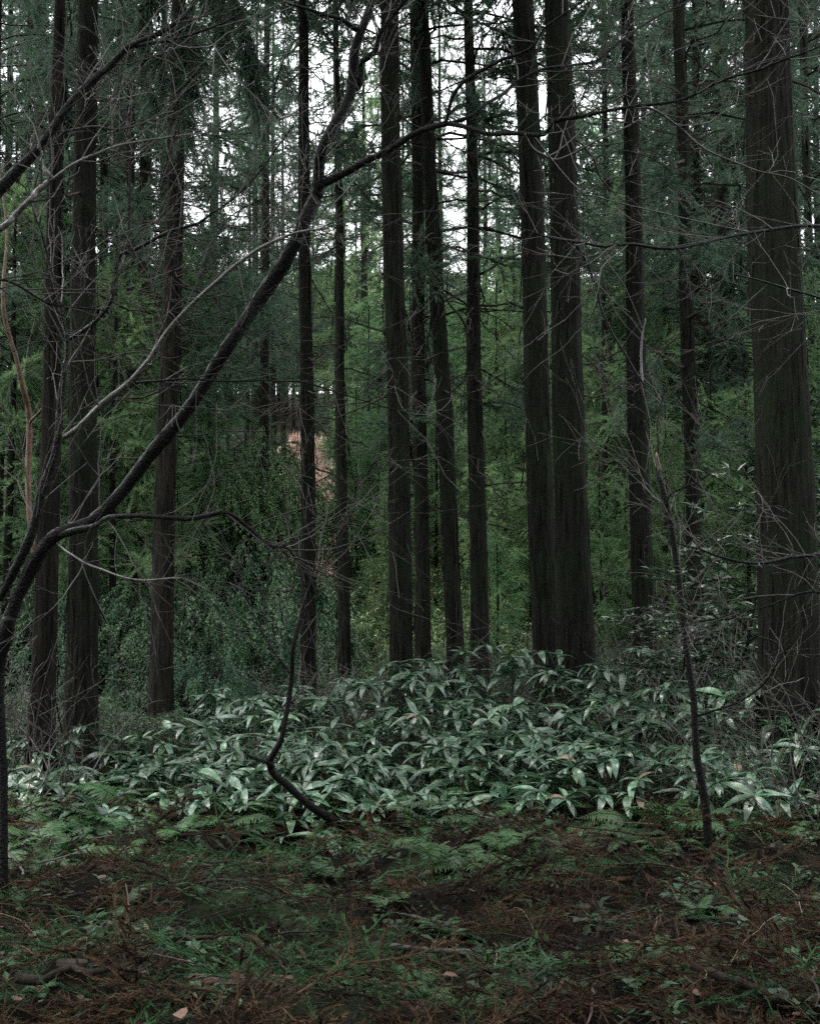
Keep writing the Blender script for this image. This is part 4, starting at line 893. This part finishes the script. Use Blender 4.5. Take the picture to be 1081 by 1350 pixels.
# splintered wood
def splinter(px, py, L, W, ang, label):
    d = floor_d(px, py); x = bgpx(px, d); mb = MB(); n = 7; q = np.random.default_rng(int(px)); t = np.linspace(0, 1, n)
    V = []
    for k in range(n):
        wv = W * (.5 + .5 * math.sin(math.pi * (.15 + .8 * t[k]))) * q.uniform(.8, 1.1)
        V += [(t[k] * L, -wv / 2, 0), (t[k] * L, -wv / 4, .014), (t[k] * L, wv / 3, .018), (t[k] * L, wv / 2, 0)]
    F = []
    for k in range(n - 1):
        a = k * 4; F += [(a + j, a + (j + 1) % 4, a + 4 + (j + 1) % 4, a + 4 + j) for j in range(4)]
    mb.add(V, F); mb.add(np.array(V)[[0, 1, 2, 3, -4, -3, -2, -1]], [(3, 2, 1, 0), (4, 5, 6, 7)])
    o = link('wood_splinter', mb.mesh('wood_splinter', M['red_stick' if L > .25 else 'dead_twig'], smooth=False), None, (x, d, float(ground_z(x, d)) + .06), (.25, 0, R(ang))); tag(o, label, 'wood'); return o
splinter(255, 1290, .42, .06, -3, 'broken reddish-brown slab of wood on the litter')
splinter(85, 1270, .13, .05, -8, 'small pale grey wood splinter on the litter')

# fallen and growing small leaves on the floor
def round_leaf(m, fold):
    mb = MB(); n = 9; a = np.linspace(0, 2 * math.pi, n, endpoint=False); V = [(0, 0, .012)] + [(math.cos(t) * .5 + .12 * math.cos(2 * t), math.sin(t) * .38, fold * abs(math.sin(t)) * .12 + .01 * math.sin(3 * t)) for t in a]
    mb.add(V, [(0, k + 1, (k + 1) % n + 1) for k in range(n)]); return mb.mesh('leaf', m)
RL = {k: [round_leaf(M[k], f) for f in (-1, 1)] for k in ('dead_leaf', 'pale_leaf', 'fern')}
def leaf_at(px, py, s, kind, label, group=None, name='fallen_leaf', cat='leaf'):
    d = floor_d(px, py); x = bgpx(px, d)
    o = link(name, RL[kind][int(r.integers(2))], None, (x, d, float(ground_z(x, d)) + r.uniform(.04, .08)), (r.normal(.25, .3), r.normal(0, .3), r.uniform(0, 6.28)), s); tag(o, label + floor_by(x, d) if group else label, cat, group)
leaf_at(764, 1186, .10, 'pale_leaf', 'pale green heart-shaped leaf lying alone on dark litter')
for k in range(80):
    py = r.uniform(1090, 1345); px = r.uniform(0, 1081)
    leaf_at(px, py, r.uniform(.03, .065), 'dead_leaf', 'small brown dead leaf on the litter near ', 'brown dead leaves on the floor')
for k in range(40):
    py = r.uniform(1090, 1345); px = r.uniform(0, 1081)
    leaf_at(px, py, r.uniform(.03, .06), 'pale_leaf', 'small pale wet leaf on the litter near ', 'pale wet leaves on the floor')
# little leafy seedlings
def seedling(seed):
    q = np.random.default_rng(seed); st = MB(); lf = MB()
    for k in range(5):
        P = branch_path((0, 0, 0), q.uniform(0, 6.28), q.uniform(.6, 1.3), q.uniform(.06, .16), .7, 5, 0, q, .1); st.tube(P, np.linspace(.0016, .001, 5), 3)
        nn = 4; c, cdv = lerp_path(P, np.linspace(.5, 1, nn)); lf.scatter(LEAF_V, LEAF_F, c, cdv * .4 + q.normal(0, .7, (nn, 3)) * np.array([1, 1, .3]), q.normal(0, .2, (nn, 3)) + np.array([0, 0, 1]), q.uniform(.03, .055, nn), q.uniform(.018, .03, nn))
    return st.mesh('stem', M['sasa_culm']), lf.mesh('foliage', M['seedling'], smooth=False)
SD = [seedling(980 + k) for k in range(4)]
for k in range(120):
    x, y = floor_spot(5.3, 10.8); p = SD[int(r.integers(4))]
    t = thing('seedling', 'little leafy seedling in the litter near ' + floor_by(x, y), 'seedling', (x, y, float(ground_z(x, y)) + .01), r.uniform(0, 6.28), 'seedlings in the litter', r.uniform(.7, 1.8))
    link('stem', p[0], t); link('foliage', p[1], t, kind='stuff')
